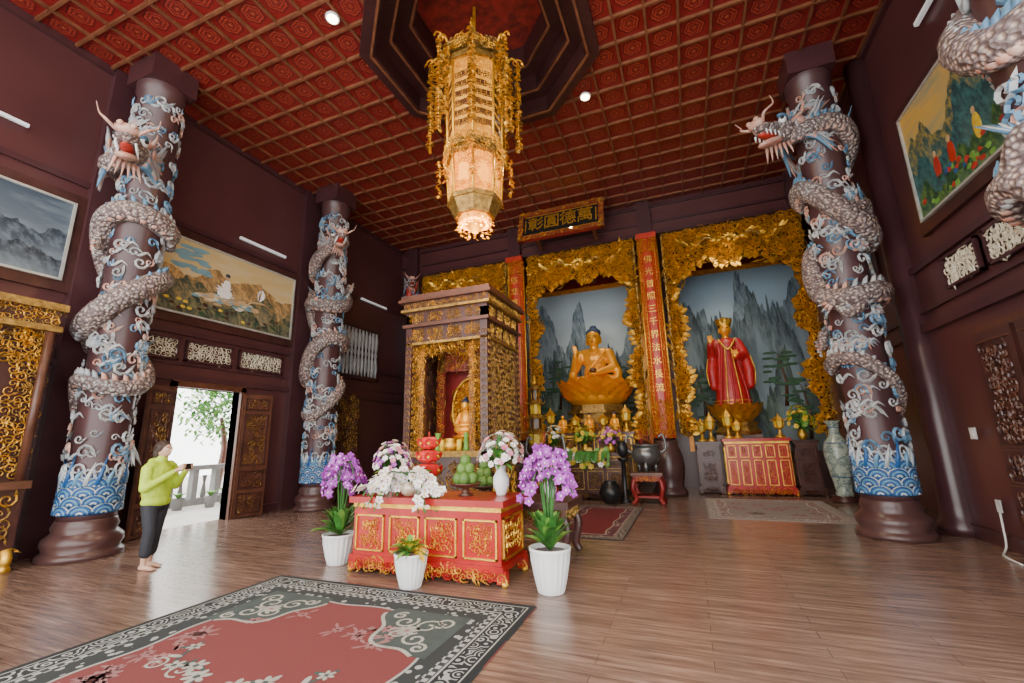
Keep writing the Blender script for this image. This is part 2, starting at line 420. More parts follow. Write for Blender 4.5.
# ------------------------------------------------------------------ dragon columns
n=NT('dragon_scales'); c=n.coord(); vr=n.voro(c,22); no=n.noise(c,1.5,3)
base=n.ramp(no,[(.3,(.24,.36,.45)),(.42,(.62,.58,.51)),(.55,(.62,.42,.34)),(.66,(.64,.57,.49)),(.76,(.26,.36,.44))])
col=n.mix(n.math('MULTIPLY_ADD',vr,2.4,-.3,clamp=True),base,(.16,.12,.12)); n.bump(vr,1.0,.04)
SCALE=n.fin(col,.42)
DBLUE=mt('dragon_blue',(.14,.29,.44),.45,0,(.07,.16,.27),9)
DPINK=mt('dragon_pink',(.58,.25,.18),.45,0,(.5,.38,.32),9)
DCLOUD=mt('cloud_relief_white',(.5,.49,.47),.5,0,(.28,.33,.38),6)
DRD=mt('dragon_red',(.5,.04,.025),.4)
WAVB=mt('wave_blue',(.02,.12,.35),.4,0,(.015,.075,.24),8)
WAVL=mt('wave_light_blue',(.16,.36,.54),.4)
WWHT=mt('wave_foam_white',(.55,.61,.65),.4)
COLM=mt('column_mauve',(.085,.036,.038),.35,0,(.055,.024,.026),2)
PLINTH=mt('plinth_brown',(.095,.047,.042),.3,0,(.06,.026,.026),4)
def dragon_head(b,P,D,S=1.0):
    D=V(D).normalized(); up=V((0,0,1)); sd=D.cross(up).normalized(); up=sd.cross(D)
    T=lambda f,s,u: V(P)+(D*f+sd*s+up*u)*S
    R=Matrix((D,sd,up)).transposed()
    b.ell(T(.05,0,.02),(.2*S,.15*S,.14*S),SCALE,12,8,R=R)
    b.ell(T(.28,0,.02),(.2*S,.11*S,.075*S),SCALE,12,8,R=R)
    b.ell(T(.43,0,.07),(.07*S,.1*S,.06*S),DPINK,10,6,R=R)
    b.ell(T(.26,0,-.13),(.2*S,.09*S,.04*S),DPINK,12,6,R=R@Matrix.Rotation(.35,3,'Y'))
    b.ell(T(.28,0,-.06),(.16*S,.06*S,.02*S),DRD,8,5,R=R)
    for s_ in(-1,1):
        b.ell(T(.15,.1*s_,.1),.045*S,WHITE,8,6); b.ell(T(.18,.125*s_,.11),.022*S,BLACK,6,5)
        b.ell(T(.14,.1*s_,.155),(.08*S,.04*S,.025*S),DBLUE,8,5,R=R)
        b.ell(T(.48,.05*s_,.1),.03*S,DPINK,6,5)
        b.tube(bez([T(0,.08*s_,.1),T(-.1,.13*s_,.2),T(-.2,.15*s_,.26),T(-.33,.18*s_,.27)],5),[.035*S*(1-.9*i/15) for i in range(16)],DPINK,6)
        b.tube([T(-.12,.14*s_,.22),T(-.13,.17*s_,.3),T(-.1,.18*s_,.35)],[.022*S,.016*S,.004*S],DPINK,6)
        b.tube(bez([T(.42,.08*s_,.05),T(.48,.16*s_,.1),T(.4,.22*s_,.18),T(.46,.24*s_,.25)],5),[.02*S*(1-.85*i/15) for i in range(16)],DPINK,5)
        b.ell(T(-.04,.18*s_,.08),(.08*S,.02*S,.05*S),DPINK,8,5,R=R)
        for j in range(20):
            a=j*.16-1.6; L=.28+.08*(j%3)
            b.tube(bez([T(-.02,.11*s_,.02+.02*(j%8)-.08),T(-.17,.2*s_,.14*math.sin(a)),T(-L,.26*s_,.36*math.sin(a)+.02)],5),[.055*S*(1-.92*i/10) for i in range(11)],(DBLUE,DPINK,DCLOUD,DCLOUD)[j%4],5)
        for j in range(5):
            b.tube([T(.15+.06*j,.075*s_,-.03),T(.15+.06*j,.08*s_,-.1)],[.014*S,.002*S],WHITE,5)
    for j in range(6): b.tube([T(.1+.03*j,.03*(j-2.5),-.15),T(.12+.02*j,.05*(j-2.5),-.32)],[.022*S,.003*S],DPINK,5)
def claw(b,p,dirn,nrm,S=1.):
    p=V(p);d=V(dirn).normalized();nr=V(nrm).normalized(); sd=d.cross(nr)
    b.ell(p,.08*S,SCALE,8,6)
    for k in(-1.2,-.4,.4,1.2):
        dd=(d+sd*k*.6).normalized()
        b.tube([p,p+dd*.11*S+nr*.04*S,p+dd*.18*S-nr*.0],[.034*S,.03*S,.02*S],DPINK,6)
        b.tube([p+dd*.17*S,p+dd*.22*S+nr*.01,p+dd*.25*S-nr*.05*S],[.022*S,.013*S,.002],DCLOUD,5)
def dragon_column(cx,cy,head_az,hand,headz,facing,seed,taildown=1.5,turns=3.7,hs=1.5):
    random.seed(seed)
    b=MB(); r=.32
    b.lathe([(.47,0),(.47,.06),(.44,.09),(.41,.12),(.45,.2),(.44,.27),(.38,.33),(.35,.36),(.37,.42),(.34,.5),(.335,.52)],PLINTH,(cx,cy,0),32)
    b.lathe([(.33,.5),(r,.6),(r,7.5),(.35,7.52),(.35,H)],COLM,(cx,cy,0),32)
    b.box(cx-.36,cx+.36,cy-.36,cy+.36,7.7,H,TRIMM)
    def cyl(a,z,rr): return V((cx+rr*math.cos(a),cy+rr*math.sin(a),z))
    z0,z1=taildown,headz-.15; N=200; pts=[];rad=[]
    for i in range(N+1):
        t=i/N; a=head_az-hand*(1-t)*turns*2*PI+ .38*math.sin(t*25)
        z=z0+(z1-z0)*t+.24*math.sin(t*33+seed)
        rb=.04+.13*min(1,t*2.6)**.8*(1-.2*max(0,(t-.8)/.2))
        rr=r+rb*.5+(.24*max(0,(t-.95)/.05))
        pts.append(cyl(a,z,rr)); rad.append(rb)
    b.tube(pts,rad,SCALE,10)
    for i in range(6,N,2):
        p=pts[i]; o=V((p.x-cx,p.y-cy,0)).normalized(); t=(pts[min(i+1,N)]-pts[i-1]).normalized()
        top=o*.2+V((0,0,1)); top.normalize()
        b.tube([p+top*rad[i]*.8,p+top*(rad[i]*1.2+.02)-t*.02,p+top*(rad[i]*1.4+.035)-t*.05],[.05,.033,.004],(DPINK,DBLUE,DCLOUD)[(i//14)%3],4)
    for i in range(8,N,2):
        p=pts[i]; o=V((p.x-cx,p.y-cy,0)).normalized(); dn=(o*.4-V((0,0,1))).normalized()
        b.ell(p+dn*rad[i]*.82,(rad[i]*.34,rad[i]*.34,rad[i]*.26),DPINK if (i//20)%2 else DCLOUD,6,4)
    for k in range(9):
        d=V((0,0,-1))+V((random.uniform(-.7,.7),random.uniform(-.7,.7),0))
        b.tube([pts[0],pts[0]+d*.14,pts[0]+d*.32],[.04,.035,.003],DCLOUD,5)
    dragon_head(b,pts[-1]+V((0,0,.05)),facing,hs)
    for t,sg in((.28,1),(.4,-1),(.66,1),(.82,-1),(.9,1)):
        i=int(t*N); p=pts[i]; a=math.atan2(p.y-cy,p.x-cx)
        a2=a+sg*.55; q=cyl(a2,p.z+.28*sg,r+.12); e=cyl(a2+sg*.4,p.z+.05*sg,r+.14)
        b.tube(bez([p,q,e],5),[.11-.005*j for j in range(11)],SCALE,8,roundcap=True)
        o=V((math.cos(a2),math.sin(a2),0)); claw(b,e,V((-math.sin(a2)*sg,math.cos(a2)*sg,-.4)),o,.95)
        for j in range(6):
            b.tube([q,q+V((0,0,.1+.03*j))+o*.04-V((-math.sin(a2),math.cos(a2),0))*sg*.05*j],[.035,.003],DBLUE if j%2 else DCLOUD,4)
    for i in range(380):
        a=random.uniform(0,2*PI); z=random.uniform(1.25,7.35)
        o=V((math.cos(a),math.sin(a),0)); tn=V((-math.sin(a),math.cos(a),0)); s_=random.uniform(.05,.12)
        k=random.uniform(-.5,.5); U=(tn*math.cos(k)+V((0,0,1))*math.sin(k)); W=o.cross(U)
        b.scroll(cyl(a,z,r+.008+random.uniform(0,.02)),U,W,o,s_,random.choice((DCLOUD,DCLOUD,DCLOUD,DCLOUD,DBLUE,DBLUE,DPINK)),random.choice((-1,1)),1.2,.22,10)
        if i%4==0: b.tube([cyl(a+j*.12,z-.04*math.sin(j*1.2),r+.02) for j in range(7)],[.01,.02,.026,.026,.02,.01,.003],DCLOUD,5)
    for row in range(4):
        for kx in range(9):
            a=2*PI*(kx+(row%2)*.5)/9; zb=.6+row*.12
            for q,(rr,m) in enumerate(((.125,WWHT),(.1,WAVB),(.075,WAVL),(.05,WAVB),(.025,WWHT))):
                P=[]
                for j in range(9):
                    t=PI*j/8; P.append(cyl(a+rr*math.cos(t)/r*1.0,zb+rr*math.sin(t),r+.025+(5-row)*.004))
                b.tube(P,.01 if q==0 else .018,m,4)
    b.lathe([(r+.015,.58),(r+.02,1.07),(r+.004,1.12)],WAVB,(cx,cy,0),28)
    for kx in range(18):
        a=2*PI*kx/18; o=V((math.cos(a),math.sin(a),0)); tn=V((-math.sin(a),math.cos(a),0))
        b.scroll(cyl(a,1.12+.08*(kx%2),r+.02),tn,V((0,0,1)),o,.09,WWHT,1,1.1,.2,10)
        b.tube([cyl(a,.98,r+.02),cyl(a+.08,1.12,r+.035),cyl(a+.22,1.2+.1*(kx%3),r+.03)],[.04,.03,.004],(WAVL,WWHT,WAVB)[kx%3],5)
    return b.obj('dragon_column')
dragon_column(-8.2,3.95,math.radians(-45),1,6.35,(.8,-.5,-.1),3)
dragon_column(-8.25,8.25,math.radians(-35),1,6.4,(.8,-.55,0),5,hs=1.3)
dragon_column(2.62,8.3,math.radians(215),-1,6.85,(-.75,-.6,-.05),9)
dragon_column(2.85,4.1,math.radians(-80),-1,7.4,(.2,-.9,0),12)
random.seed(11)
b=MB(); dragon_head(b,(-8.3,YB-.5,6.7),(.6,-.8,0),1.0)
b.tube(bez([(-8.3,YB-.45,6.7),(-8.45,YB-.4,6.3),(-8.2,YB-.35,6.1),(-8.35,YB-.3,5.9)],6),[.16-.005*i for i in range(19)],DRD,8)
for k in range(18): b.tube([(-8.3,YB-.4,6.3),(-8.3+random.uniform(-.35,.35),YB-.55,6.3+random.uniform(-.5,.6))],[.06,.004],(DRD,DBLUE)[k%2],5)
b.lathe([(.28,0),(.3,.2),(.22,.25),(.22,5.9),(.28,6.0),(.28,7.1)],COLM,(-8.45,YB,0),20)
b.obj('dragon_bracket_column')
# ------------------------------------------------------------------ altar line columns
def text_mesh(txt,size,M,mat,name,parent=None,ext=.012,vert=False):
    cu=bpy.data.curves.new(name,'FONT'); cu.body=txt; cu.size=size; cu.extrude=ext; cu.align_x='CENTER'; cu.align_y='CENTER'
    o=bpy.data.objects.new(name,cu); bpy.context.collection.objects.link(o)
    dg=bpy.context.evaluated_depsgraph_get(); dg.update()
    me=bpy.data.meshes.new_from_object(o.evaluated_get(dg)); bpy.data.objects.remove(o)
    me.materials.clear(); me.materials.append(mat)
    o=bpy.data.objects.new(name,me); bpy.context.collection.objects.link(o); o.matrix_world=M
    if parent: o.parent=parent
    return o
RX=Matrix.Rotation(PI/2,4,'X')
ORED=mt('couplet_orange_red',(.55,.045,.015),.35,0,(.38,.02,.01),6)
for x,tx in((-.6,'佛光普照三千界法水長流'),(-4.62,'慈悲廣度十方眾生皆安樂')):
    e=empty('couplet_column')
    b=MB()
    b.lathe([(.42,0),(.42,.1),(.38,.14),(.33,.24),(.38,.45),(.41,.7),(.38,.95),(.32,1.15),(.28,1.22),(.3,1.3),(.27,1.36)],PLINTH,(x,YB,0),28)
    b.lathe([(.25,1.3),(.25,7.1)],COLM,(x,YB,0),28)
    vs=[];fs=[]
    for i in range(9):
        a=math.radians(-90-58+i*14.5)
        for rr in(.27,.31):
            for z in(1.42,6.95): vs.append((x+rr*math.cos(a),YB+rr*math.sin(a),z))
    for i in range(8):
        o=i*4; fs+=[(o,o+4,o+5,o+1),(o+2,o+3,o+7,o+6),(o,o+2,o+6,o+4),(o+1,o+5,o+7,o+3)]
    fs+=[(0,1,3,2),(32,34,35,33)]
    b.add(vs,fs,ORED)
    for a in(-148,-32,-118,-62):
        a_=math.radians(a); b.tube([(x+.315*math.cos(a_),YB+.315*math.sin(a_),1.42),(x+.315*math.cos(a_),YB+.315*math.sin(a_),6.95)],.022 if a in(-148,-32) else .01,GOLD,6)
    z=1.55
    while z<6.95:
        for a in(-134,-46):
            aa=math.radians(a); o=V((math.cos(aa),math.sin(aa),0)); tn=V((-math.sin(aa),math.cos(aa),0))
            b.scroll(V((x,YB,z))+o*.31,tn,V((0,0,1)),o,.06,GOLD,1 if a<-90 else -1)
        z+=.11
    b.carve(None,-.24,.24,6.5,7.0,.07,(x,YB-.32,0),(1,0,0),(0,0,1),(0,-1,0),GOLD,GOLD)
    b.carve(None,-.2,.2,1.42,2.4,.07,(x,YB-.32,0),(1,0,0),(0,0,1),(0,-1,0),GOLD,GOLD)
    b.box(x-.27,x+.27,YB-.36,YB-.2,6.95,7.1,ORED)
    b.obj('column_body',e)
    for i,ch in enumerate(tx): text_mesh(ch,.24,Matrix.Translation((x,YB-.32,6.3-i*.36))@RX,GOLD,'character_%d'%i,e)
e=empty('temple_signboard')
SM=Matrix.Translation((-2.82,YB-1.25,7.5))@Matrix.Rotation(math.radians(-14),4,'X')
b=MB()
b.box(-1.15,1.15,-.04,.04,-.4,.4,BLACK,SM)
SF=((-1.24,1.24,-.5,-.36),(-1.24,1.24,.36,.5),(-1.24,-1.1,-.5,.5),(1.1,1.24,-.5,.5))
for q in SF: b.box(q[0],q[1],-.08,.04,q[2],q[3],DRED,SM)
U_=SM.to_3x3()@V((1,0,0)); W_=SM.to_3x3()@V((0,0,1)); N_=SM.to_3x3()@V((0,-1,0))
for q in SF: b.carve(None,q[0],q[1],q[2],q[3],.05,SM@V((0,-.08,0)),U_,W_,N_,OLDG,GOLD,.8)
b.box(-1.06,1.06,-.055,-.04,.32,.34,GOLD,SM); b.box(-1.06,1.06,-.055,-.04,-.34,-.32,GOLD,SM)
for s in(-1,1): b.box(s*1.03-.015,s*1.03+.015,-.055,-.04,-.22,.22,GOLD,SM)
b.box(-.9,-.8,.0,1.0,-.1,-.02,BWOOD,SM); b.box(.8,.9,.0,1.0,-.1,-.02,BWOOD,SM)
b.obj('board',e)
for i,ch in enumerate('彰圓德萬'): text_mesh(ch,.5,SM@Matrix.Translation((-.72+i*.48,-.06,.0))@RX,GOLD,'character_%d'%i,e)
def gold_arch(name,xa,xb,ztop,zband,zbot,sw,seed=1):
    b=MB(); w=xb-xa; cx=(xa+xb)/2
    def inside(u,v):
        low=zband+.14*math.sin(u*6.3+seed)+.06*math.sin(u*15)
        if v>low: return True
        e=min(u-xa,xb-u)
        side=sw*(.8+.3*math.sin(v*4.1+seed)+.12*math.sin(v*11))+max(0,(v-(zband-.5)))*.6
        return e<side and v>zbot
    Y=YB-.02
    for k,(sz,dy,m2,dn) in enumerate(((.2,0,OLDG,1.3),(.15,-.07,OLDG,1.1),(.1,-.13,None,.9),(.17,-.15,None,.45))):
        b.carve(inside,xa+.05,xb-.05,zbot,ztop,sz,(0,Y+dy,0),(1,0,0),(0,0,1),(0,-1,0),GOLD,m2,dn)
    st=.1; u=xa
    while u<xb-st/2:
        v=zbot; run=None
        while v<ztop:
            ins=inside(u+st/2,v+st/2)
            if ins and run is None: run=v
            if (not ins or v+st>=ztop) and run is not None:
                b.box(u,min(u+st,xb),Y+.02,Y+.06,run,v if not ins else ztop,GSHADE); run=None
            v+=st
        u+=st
    u=xa+sw
    while u<xb-sw:
        low=zband+.14*math.sin(u*6.3+seed)+.06*math.sin(u*15)
        b.petal((u,Y-.08,low+.08),(random.uniform(-.6,.6),-.2,-1),(0,-1,0),.28,.14,GOLD,.2); u+=.11
    v=zbot
    while v<zband-.2:
        side=sw*(.8+.3*math.sin(v*4.1+seed)+.12*math.sin(v*11))+max(0,(v-(zband-.5)))*.6
        b.petal((xa+side-.05,Y-.08,v),(1,-.2,random.uniform(-.8,.5)),(0,-1,0),.22,.12,GOLD,.2); b.petal((xb-side+.05,Y-.08,v),(-1,-.2,random.uniform(-.8,.5)),(0,-1,0),.22,.12,GOLD,.2); v+=.12
    for sg in(-1,1):
        P=[V((cx+sg*(.35+t*(w/2-.75)),Y-.16-.04*math.sin(t*9),ztop-.45+.1*math.sin(t*8))) for t in [i/30 for i in range(31)]]
        b.tube(P,[.055-.0013*i for i in range(31)],OLDG,7)
        for i in range(0,30): b.petal(P[i],(sg*.6,-.3,random.uniform(-1,1)),(0,-1,0),.15,.08,GOLD,.2)
        b.ell(P[0],(.13,.1,.09),GOLD,10,7); b.ell(P[0]+V((-sg*.13,-.02,-.02)),(.1,.06,.05),GOLD,8,6)
    b.ell((cx,Y-.2,ztop-.5),.1,GOLD,12,8)
    for i in range(12):
        a=i*PI/6; b.petal((cx,Y-.16,ztop-.5),(math.cos(a),0,math.sin(a)),(0,-1,0),.22,.1,GOLD,.1)
    b.box(xa,xb,Y-.05,Y+.05,ztop,ztop+.04,OLDG)
    b.box(xa,xa+.05,Y-.06,Y+.05,zbot,ztop,OLDG); b.box(xb-.05,xb,Y-.06,Y+.05,zbot,ztop,OLDG)
    return b.obj(name)
gold_arch('gold_carved_arch',-4.26,-.96,7.05,6.15,1.5,.3,1)
gold_arch('gold_carved_arch',-.22,3.2,7.05,6.05,1.5,.36,2.3)
gold_arch('gold_carved_arch',-8.1,-4.98,7.05,6.1,1.5,.36,4)
def mural_mat(name,sky0,sky1,layers,mist,seed=0.,fadek=.75,fs=3.0,gain=1.0):
    n=NT(name); uv=n.coord('UV'); u,v,_=n.sep(uv)
    col=n.mix(v,sky0,sky1)
    cl=n.noise(n.comb(n.math('MULTIPLY',u,2.5),n.math('MULTIPLY',v,6),seed),1.5,4)
    col=n.mix(n.math('MULTIPLY_ADD',cl,2.5,-1.1,clamp=True),col,mist)
    for i,(base,amp,fr,c1,c2) in enumerate(layers):
        nn=n.noise(n.comb(n.math('MULTIPLY_ADD',u,fr,seed+i*7.3),seed+i,n.math('MULTIPLY',v,.5)),1.0,4,.5)
        ridge=n.math('MULTIPLY_ADD',n.math('SUBTRACT',nn,.5),amp*8.0,base)
        fine=n.noise(n.comb(n.math('MULTIPLY',u,40),seed,n.math('MULTIPLY',v,14)),1.0,3)
        ridge=n.math('MULTIPLY_ADD',n.math('SUBTRACT',fine,.5),.05,ridge)
        d=n.math('SUBTRACT',ridge,v)
        mask=n.math('MULTIPLY',d,90,clamp=True)
        tex=n.noise(n.comb(n.math('MULTIPLY_ADD',v,6,n.math('MULTIPLY',u,30)),n.math('MULTIPLY',v,9),seed+i),1.1,7,.7)
        rc=n.mix(n.math('MULTIPLY_ADD',tex,5.5,-2.4,clamp=True),c1,c2)
        fade=n.math('MULTIPLY',n.math('POWER',n.math('MULTIPLY',d,fs,clamp=True),1.4),fadek)
        rc=n.mix(fade,rc,mist)
        col=n.mix(mask,col,rc)
    return n.fin(col,.6)
MUR=mural_mat('mountain_mural',(.5,.55,.56),(.3,.4,.47),[(.84,.2,4.4,(.05,.09,.12),(.22,.29,.32)),(.64,.22,6.0,(.012,.03,.038),(.12,.18,.19)),(.4,.16,7,(.006,.02,.018),(.1,.15,.09)),(.2,.1,9,(.008,.028,.01),(.07,.13,.04))],(.3,.38,.42),1.3,.6,2.6)
MUR2=mural_mat('mountain_mural_dark',(.42,.5,.55),(.2,.31,.4),[(.88,.22,3.6,(.025,.05,.07),(.15,.21,.24)),(.66,.24,5.2,(.009,.022,.03),(.1,.15,.16)),(.4,.18,6.5,(.005,.016,.016),(.07,.12,.07))],(.23,.31,.36),4.1,.6,2.6)
OFR=mt('orange_gold_frame',(.8,.3,.04),.35,.3)
DGREEN=mt('painted_pine_green',(.02,.08,.03),.6)
for nm,a,e,m in(('mountain_mural',-5.0,-1.15,MUR),('mountain_mural',.1,3.4,MUR2),('mountain_mural',-8.7,-5.4,MUR2)):
    E=empty(nm); plane('canvas',(a,YM-.03,1.0),(e-a,0,0),(0,0,5.35),m,E)
    b=MB()
    for q in((a-.12,e+.12,6.35,6.5),(a-.12,a,1,6.4),(e,e+.12,1,6.4)): b.box(q[0],q[1],YM-.09,YM,q[2],q[3],OFR)
    b.box(a-.12,e+.12,YM-.07,YM,6.5,7.3,DRED)
    b.carve(None,a,e,6.38,6.48,.06,(0,YM-.09,0),(1,0,0),(0,0,1),(0,-1,0),GOLD)
    b.obj('frame',E)
    b=MB()
    for (tx_,tz) in((a+.35,2.6),(e-.35,2.3),(a+.7,1.9),(e-.8,3.2),(a+1.1,3.4)):
        b.tube([(tx_,YM-.036,tz-1),(tx_+.08,YM-.036,tz-.3),(tx_-.05,YM-.036,tz+.5)],[.05,.035,.01],BWOOD,4,flat=.1,up=(0,1,0))
        for k in range(20):
            b.ell((tx_+random.uniform(-.38,.38),YM-.04,tz+random.uniform(-.5,.6)),(random.uniform(.08,.2),.004,.04),DGREEN,8,5)
    b.obj('painted_pines',E)
PFR=mt('painting_frame_silver',(.55,.55,.5),.4,.3)
PA=mural_mat('painting_golden_valley',(.8,.5,.14),(.55,.42,.2),[(.72,.16,2.6,(.2,.12,.05),(.62,.36,.12)),(.42,.16,3.5,(.02,.05,.04),(.3,.2,.07)),(.2,.1,6,(.012,.03,.025),(.2,.18,.08))],(.62,.52,.34),2.2,.4,1.5)
PB=mural_mat('painting_misty_river',(.16,.2,.24),(.04,.06,.09),[(.7,.2,2.5,(.012,.02,.035),(.09,.12,.16)),(.36,.16,3.5,(.008,.012,.018),(.08,.1,.13))],(.2,.25,.29),6.2,.7,2.4)
PC=mural_mat('painting_forest',(.2,.3,.2),(.7,.4,.06),[(.8,.2,3,(.015,.07,.07),(.35,.26,.05)),(.5,.2,5,(.008,.04,.05),(.04,.17,.17)),(.2,.12,8,(.008,.05,.015),(.12,.22,.04))],(.14,.26,.24),9.1,.5,2)
def wall_painting(mat,x,nx,y0,y1,z0,z1,deco=None):
    E=empty('wall_painting')
    xx=x+nx*.09
    if nx>0: plane('canvas',(xx,y0,z0),(0,y1-y0,0),(0,0,z1-z0),mat,E)
    else: plane('canvas',(xx,y1,z0),(0,y0-y1,0),(0,0,z1-z0),mat,E)
    b=MB(); t=.035; xa,xb=sorted((x+nx*.02,x+nx*.12))
    for q in((y0-t,y1+t,z0-t,z0),(y0-t,y1+t,z1,z1+t),(y0-t,y0,z0,z1),(y1,y1+t,z0,z1)): b.box(xa,xb,*q,PFR)
    xa,xb=sorted((x+nx*.01,x+nx*.07)); b.box(xa,xb,y0-.2,y1+.2,z0-.2,z1+.2,DWOOD)
    b.obj('frame',E)
    if deco: deco(E,xx+nx*.004)
SKB=mt('painted_sky_blue',(.2,.38,.45),.6); PTN=mt('painted_tan',(.6,.4,.2),.6)
def deco_guanyin(E,x):
    b=MB()
    def blob(y,z,ry,rz,m,dx=0): b.ell((x+dx,y,z),(.004,ry,rz),m,16,8)
    for i in range(26): blob(random.uniform(4.9,5.6),random.uniform(4.9,5.4),.13,.04,SKB)
    for i in range(60):
        a=random.uniform(0,6.28); q=random.random(); blob(6.1+.75*q*math.cos(a),4.5+.14*q*math.sin(a),.1,.03,(CREAM,PTN,SKB,PTN)[i%4],.0005)
    blob(6.0,4.64,.17,.11,PETW,.002); blob(6.02,4.8,.09,.16,PETW,.003); blob(6.02,4.99,.045,.058,PTN,.004); blob(6.02,5.045,.055,.045,HAIR0,.005)
    for i in range(5):
        a=i*.5+.3; b.petal((x+.004,5.98,4.68),(0,-math.cos(a),math.sin(a)*.6),(1,0,0),.2,.05,PETW,0)
    b.tube([(x,6.5,4.5),(x,6.6,4.62),(x,6.9,4.66),(x,7.1,4.6)],[.01,.03,.03,.01],PTN,5); b.tube([(x,6.8,4.6),(x,6.8,4.95)],.008,BWOOD,4); b.petal((x,6.8,4.7),(0,.2,1),(1,0,0),.3,.2,PETW,0)
    for i in range(30): blob(random.uniform(4.85,7.6),random.uniform(4.08,4.35),.05,.03,random.choice((YEL,DWOOD,DGREEN,DWOOD)))
    b.obj('painted_figures',E)
def deco_flowers(E,x):
    b=MB()
    for i in range(60): b.ell((x,random.uniform(4.95,7.6),random.uniform(4.55,4.85)),(.004,.06,.04),random.choice((DRD,DRD,LGREEN,DGREEN,WAVB)),8,5)
    for y,m in((7.1,DRD),(6.75,ORED),(6.2,YEL)): b.ell((x,y,4.98),(.004,.08,.17),m,12,8); b.ell((x-.002,y,5.18),(.005,.04,.05),PTN,10,6)
    b.obj('painted_figures',E)
wall_painting(PA,XL,1,4.75,7.7,4.02,5.5,deco_guanyin)
wall_painting(PB,XL,1,.5,3.38,4.1,5.35)
wall_painting(PC,XR,-1,4.8,7.72,4.5,6.15,deco_flowers)
# ------------------------------------------------------------------ chandelier lantern
def chandelier(cx,cy):
    E=empty('hanging_lantern_chandelier')
    k_=.945; E.scale=(k_,k_,k_); E.location=(cx*(1-k_),cy*(1-k_),6.1*(1-k_))
    G=LGOLD
    n=NT('glowing_lantern_panel'); c=n.coord(); vv=n.voro(c,9)
    pf=n.mix(n.math('MULTIPLY',vv,1.2,clamp=True),(.85,.4,.04),(.5,.2,.015))
    LP=n.fin(pf,.5,0,.9)
    LB=mt('bright_lantern_glass',(1,.42,.03),.5,0,(1,.3,.015),14,emit=1.5)
    b=MB()
    def drum(r0,z0,r1,z1,m): b.lathe([(r0,z0),(r1,z1)],m,(cx,cy,0),8,None,False,PI/8)
    drum(.43,6.1,.47,7.7,LP)
    for z,r_,h in((6.0,.52,.1),(7.7,.54,.1),(7.85,.64,.12),(5.9,.5,.06)): drum(r_,z,r_,z+h,OLDG)
    drum(.64,7.97,.3,8.2,OLDG)
    drum(.41,5.15,.45,5.88,LB); drum(.47,5.08,.47,5.16,OLDG); drum(.34,4.85,.44,5.08,OLDG); drum(.28,4.75,.28,4.85,LB)
    drum(.05,4.6,.2,4.76,G)
    for i in range(8):
        a=PI/8+i*PI/4
        for r0,z0,r1,z1 in((.47,6.05,.5,7.75),(.44,5.1,.48,5.9)):
            b.tube([(cx+r0*math.cos(a),cy+r0*math.sin(a),z0),(cx+r1*math.cos(a),cy+r1*math.sin(a),z1)],.024,G,6)
        am=i*PI/4; N=V((math.cos(am),math.sin(am),0)); U=V((-math.sin(am),math.cos(am),0))
        rr=.49*math.cos(PI/8)
        b.carve(None,-.17,.17,0,.24,.05,V((cx,cy,7.45))+N*rr,U,V((0,0,1)),N,G)
        b.carve(None,-.17,.17,0,.2,.05,V((cx,cy,6.12))+N*(rr-.02),U,V((0,0,1)),N,G)
        b.carve(lambda u,v:abs(u)>.08 or v>.5 or v<.15,-.16,.16,0,.68,.05,V((cx,cy,5.18))+N*(rr-.04),U,V((0,0,1)),N,G)
        b.carve(None,-.2,.2,0,.22,.06,V((cx,cy,7.78))+N*(.64*math.cos(PI/8)),U,V((0,0,1)),N,G,OLDG)
        b.carve(None,-.2,.2,-.12,.2,.06,V((cx,cy,5.95))+N*(.53*math.cos(PI/8)),U,V((0,0,1)),N,G,OLDG)
        A=V((cx+.58*math.cos(a),cy+.58*math.sin(a),7.9)); T=V((cx+.78*math.cos(a),cy+.78*math.sin(a),8.0))
        b.tube(bez([A,A.lerp(T,.5)+V((0,0,.12)),T],4),.025,G,6)
        b.scroll(T+V((0,0,-.03)),V((math.cos(a),math.sin(a),0)),V((0,0,1)),V((-math.sin(a),math.cos(a),0)),.1,G,1)
        for (P,L) in((T,1.85),(A.lerp(T,.35),1.35)):
            b.tube([P,P-V((0,0,L))],.008,G,4)
            z=.08
            while z<L:
                for q in range(4):
                    d=V((random.uniform(-1,1),random.uniform(-1,1),-.5))
                    b.petal(P-V((0,0,z)),d,V((0,0,1)),.09,.06,OLDG if q<2 else G,.1)
                z+=.06
        A=V((cx+.5*math.cos(a),cy+.5*math.sin(a),5.95)); T=A+V((.12*math.cos(a),.12*math.sin(a),0))
        for z in [.05*q for q in range(14)]:
            for q in range(2): b.petal(T-V((0,0,z)),V((random.uniform(-1,1),random.uniform(-1,1),-.6)),V((0,0,1)),.08,.05,G,.1)
    b.tube([(cx,cy,8.2),(cx,cy,H+1.35)],.03,G,8)
    for i in range(16):
        a=i*PI/8
        for z in range(6): b.petal((cx+.28*math.cos(a),cy+.28*math.sin(a),4.82-.04*z),V((random.uniform(-1,1),random.uniform(-1,1),-.6)),V((0,0,1)),.07,.05,G)
    b.obj('lantern_body',E)
    for i in range(8):
        am=i*PI/4; N=V((math.cos(am),math.sin(am),0)); U=V((-math.sin(am),math.cos(am),0)); Z=V((0,0,1))
        R=Matrix((U,Z,N)).transposed().to_4x4()
        for j in range(6):
            for k in(-1,0,1):
                text_mesh('萬佛德圓光明慈悲'[(i+j+k)%8],.14,Matrix.Translation(V((cx,cy,6.42+j*.19))+U*k*.105+N*.43)@R,BWOOD,'character',E,.004)
    L=bpy.data.lights.new('chandelier_bulb','POINT'); L.energy=120; L.color=(1,.65,.3); L.shadow_soft_size=.1
    o=bpy.data.objects.new('chandelier_bulb',L); bpy.context.collection.objects.link(o); o.location=(cx,cy,4.3); o.parent=E
chandelier(-2.83,5.72)
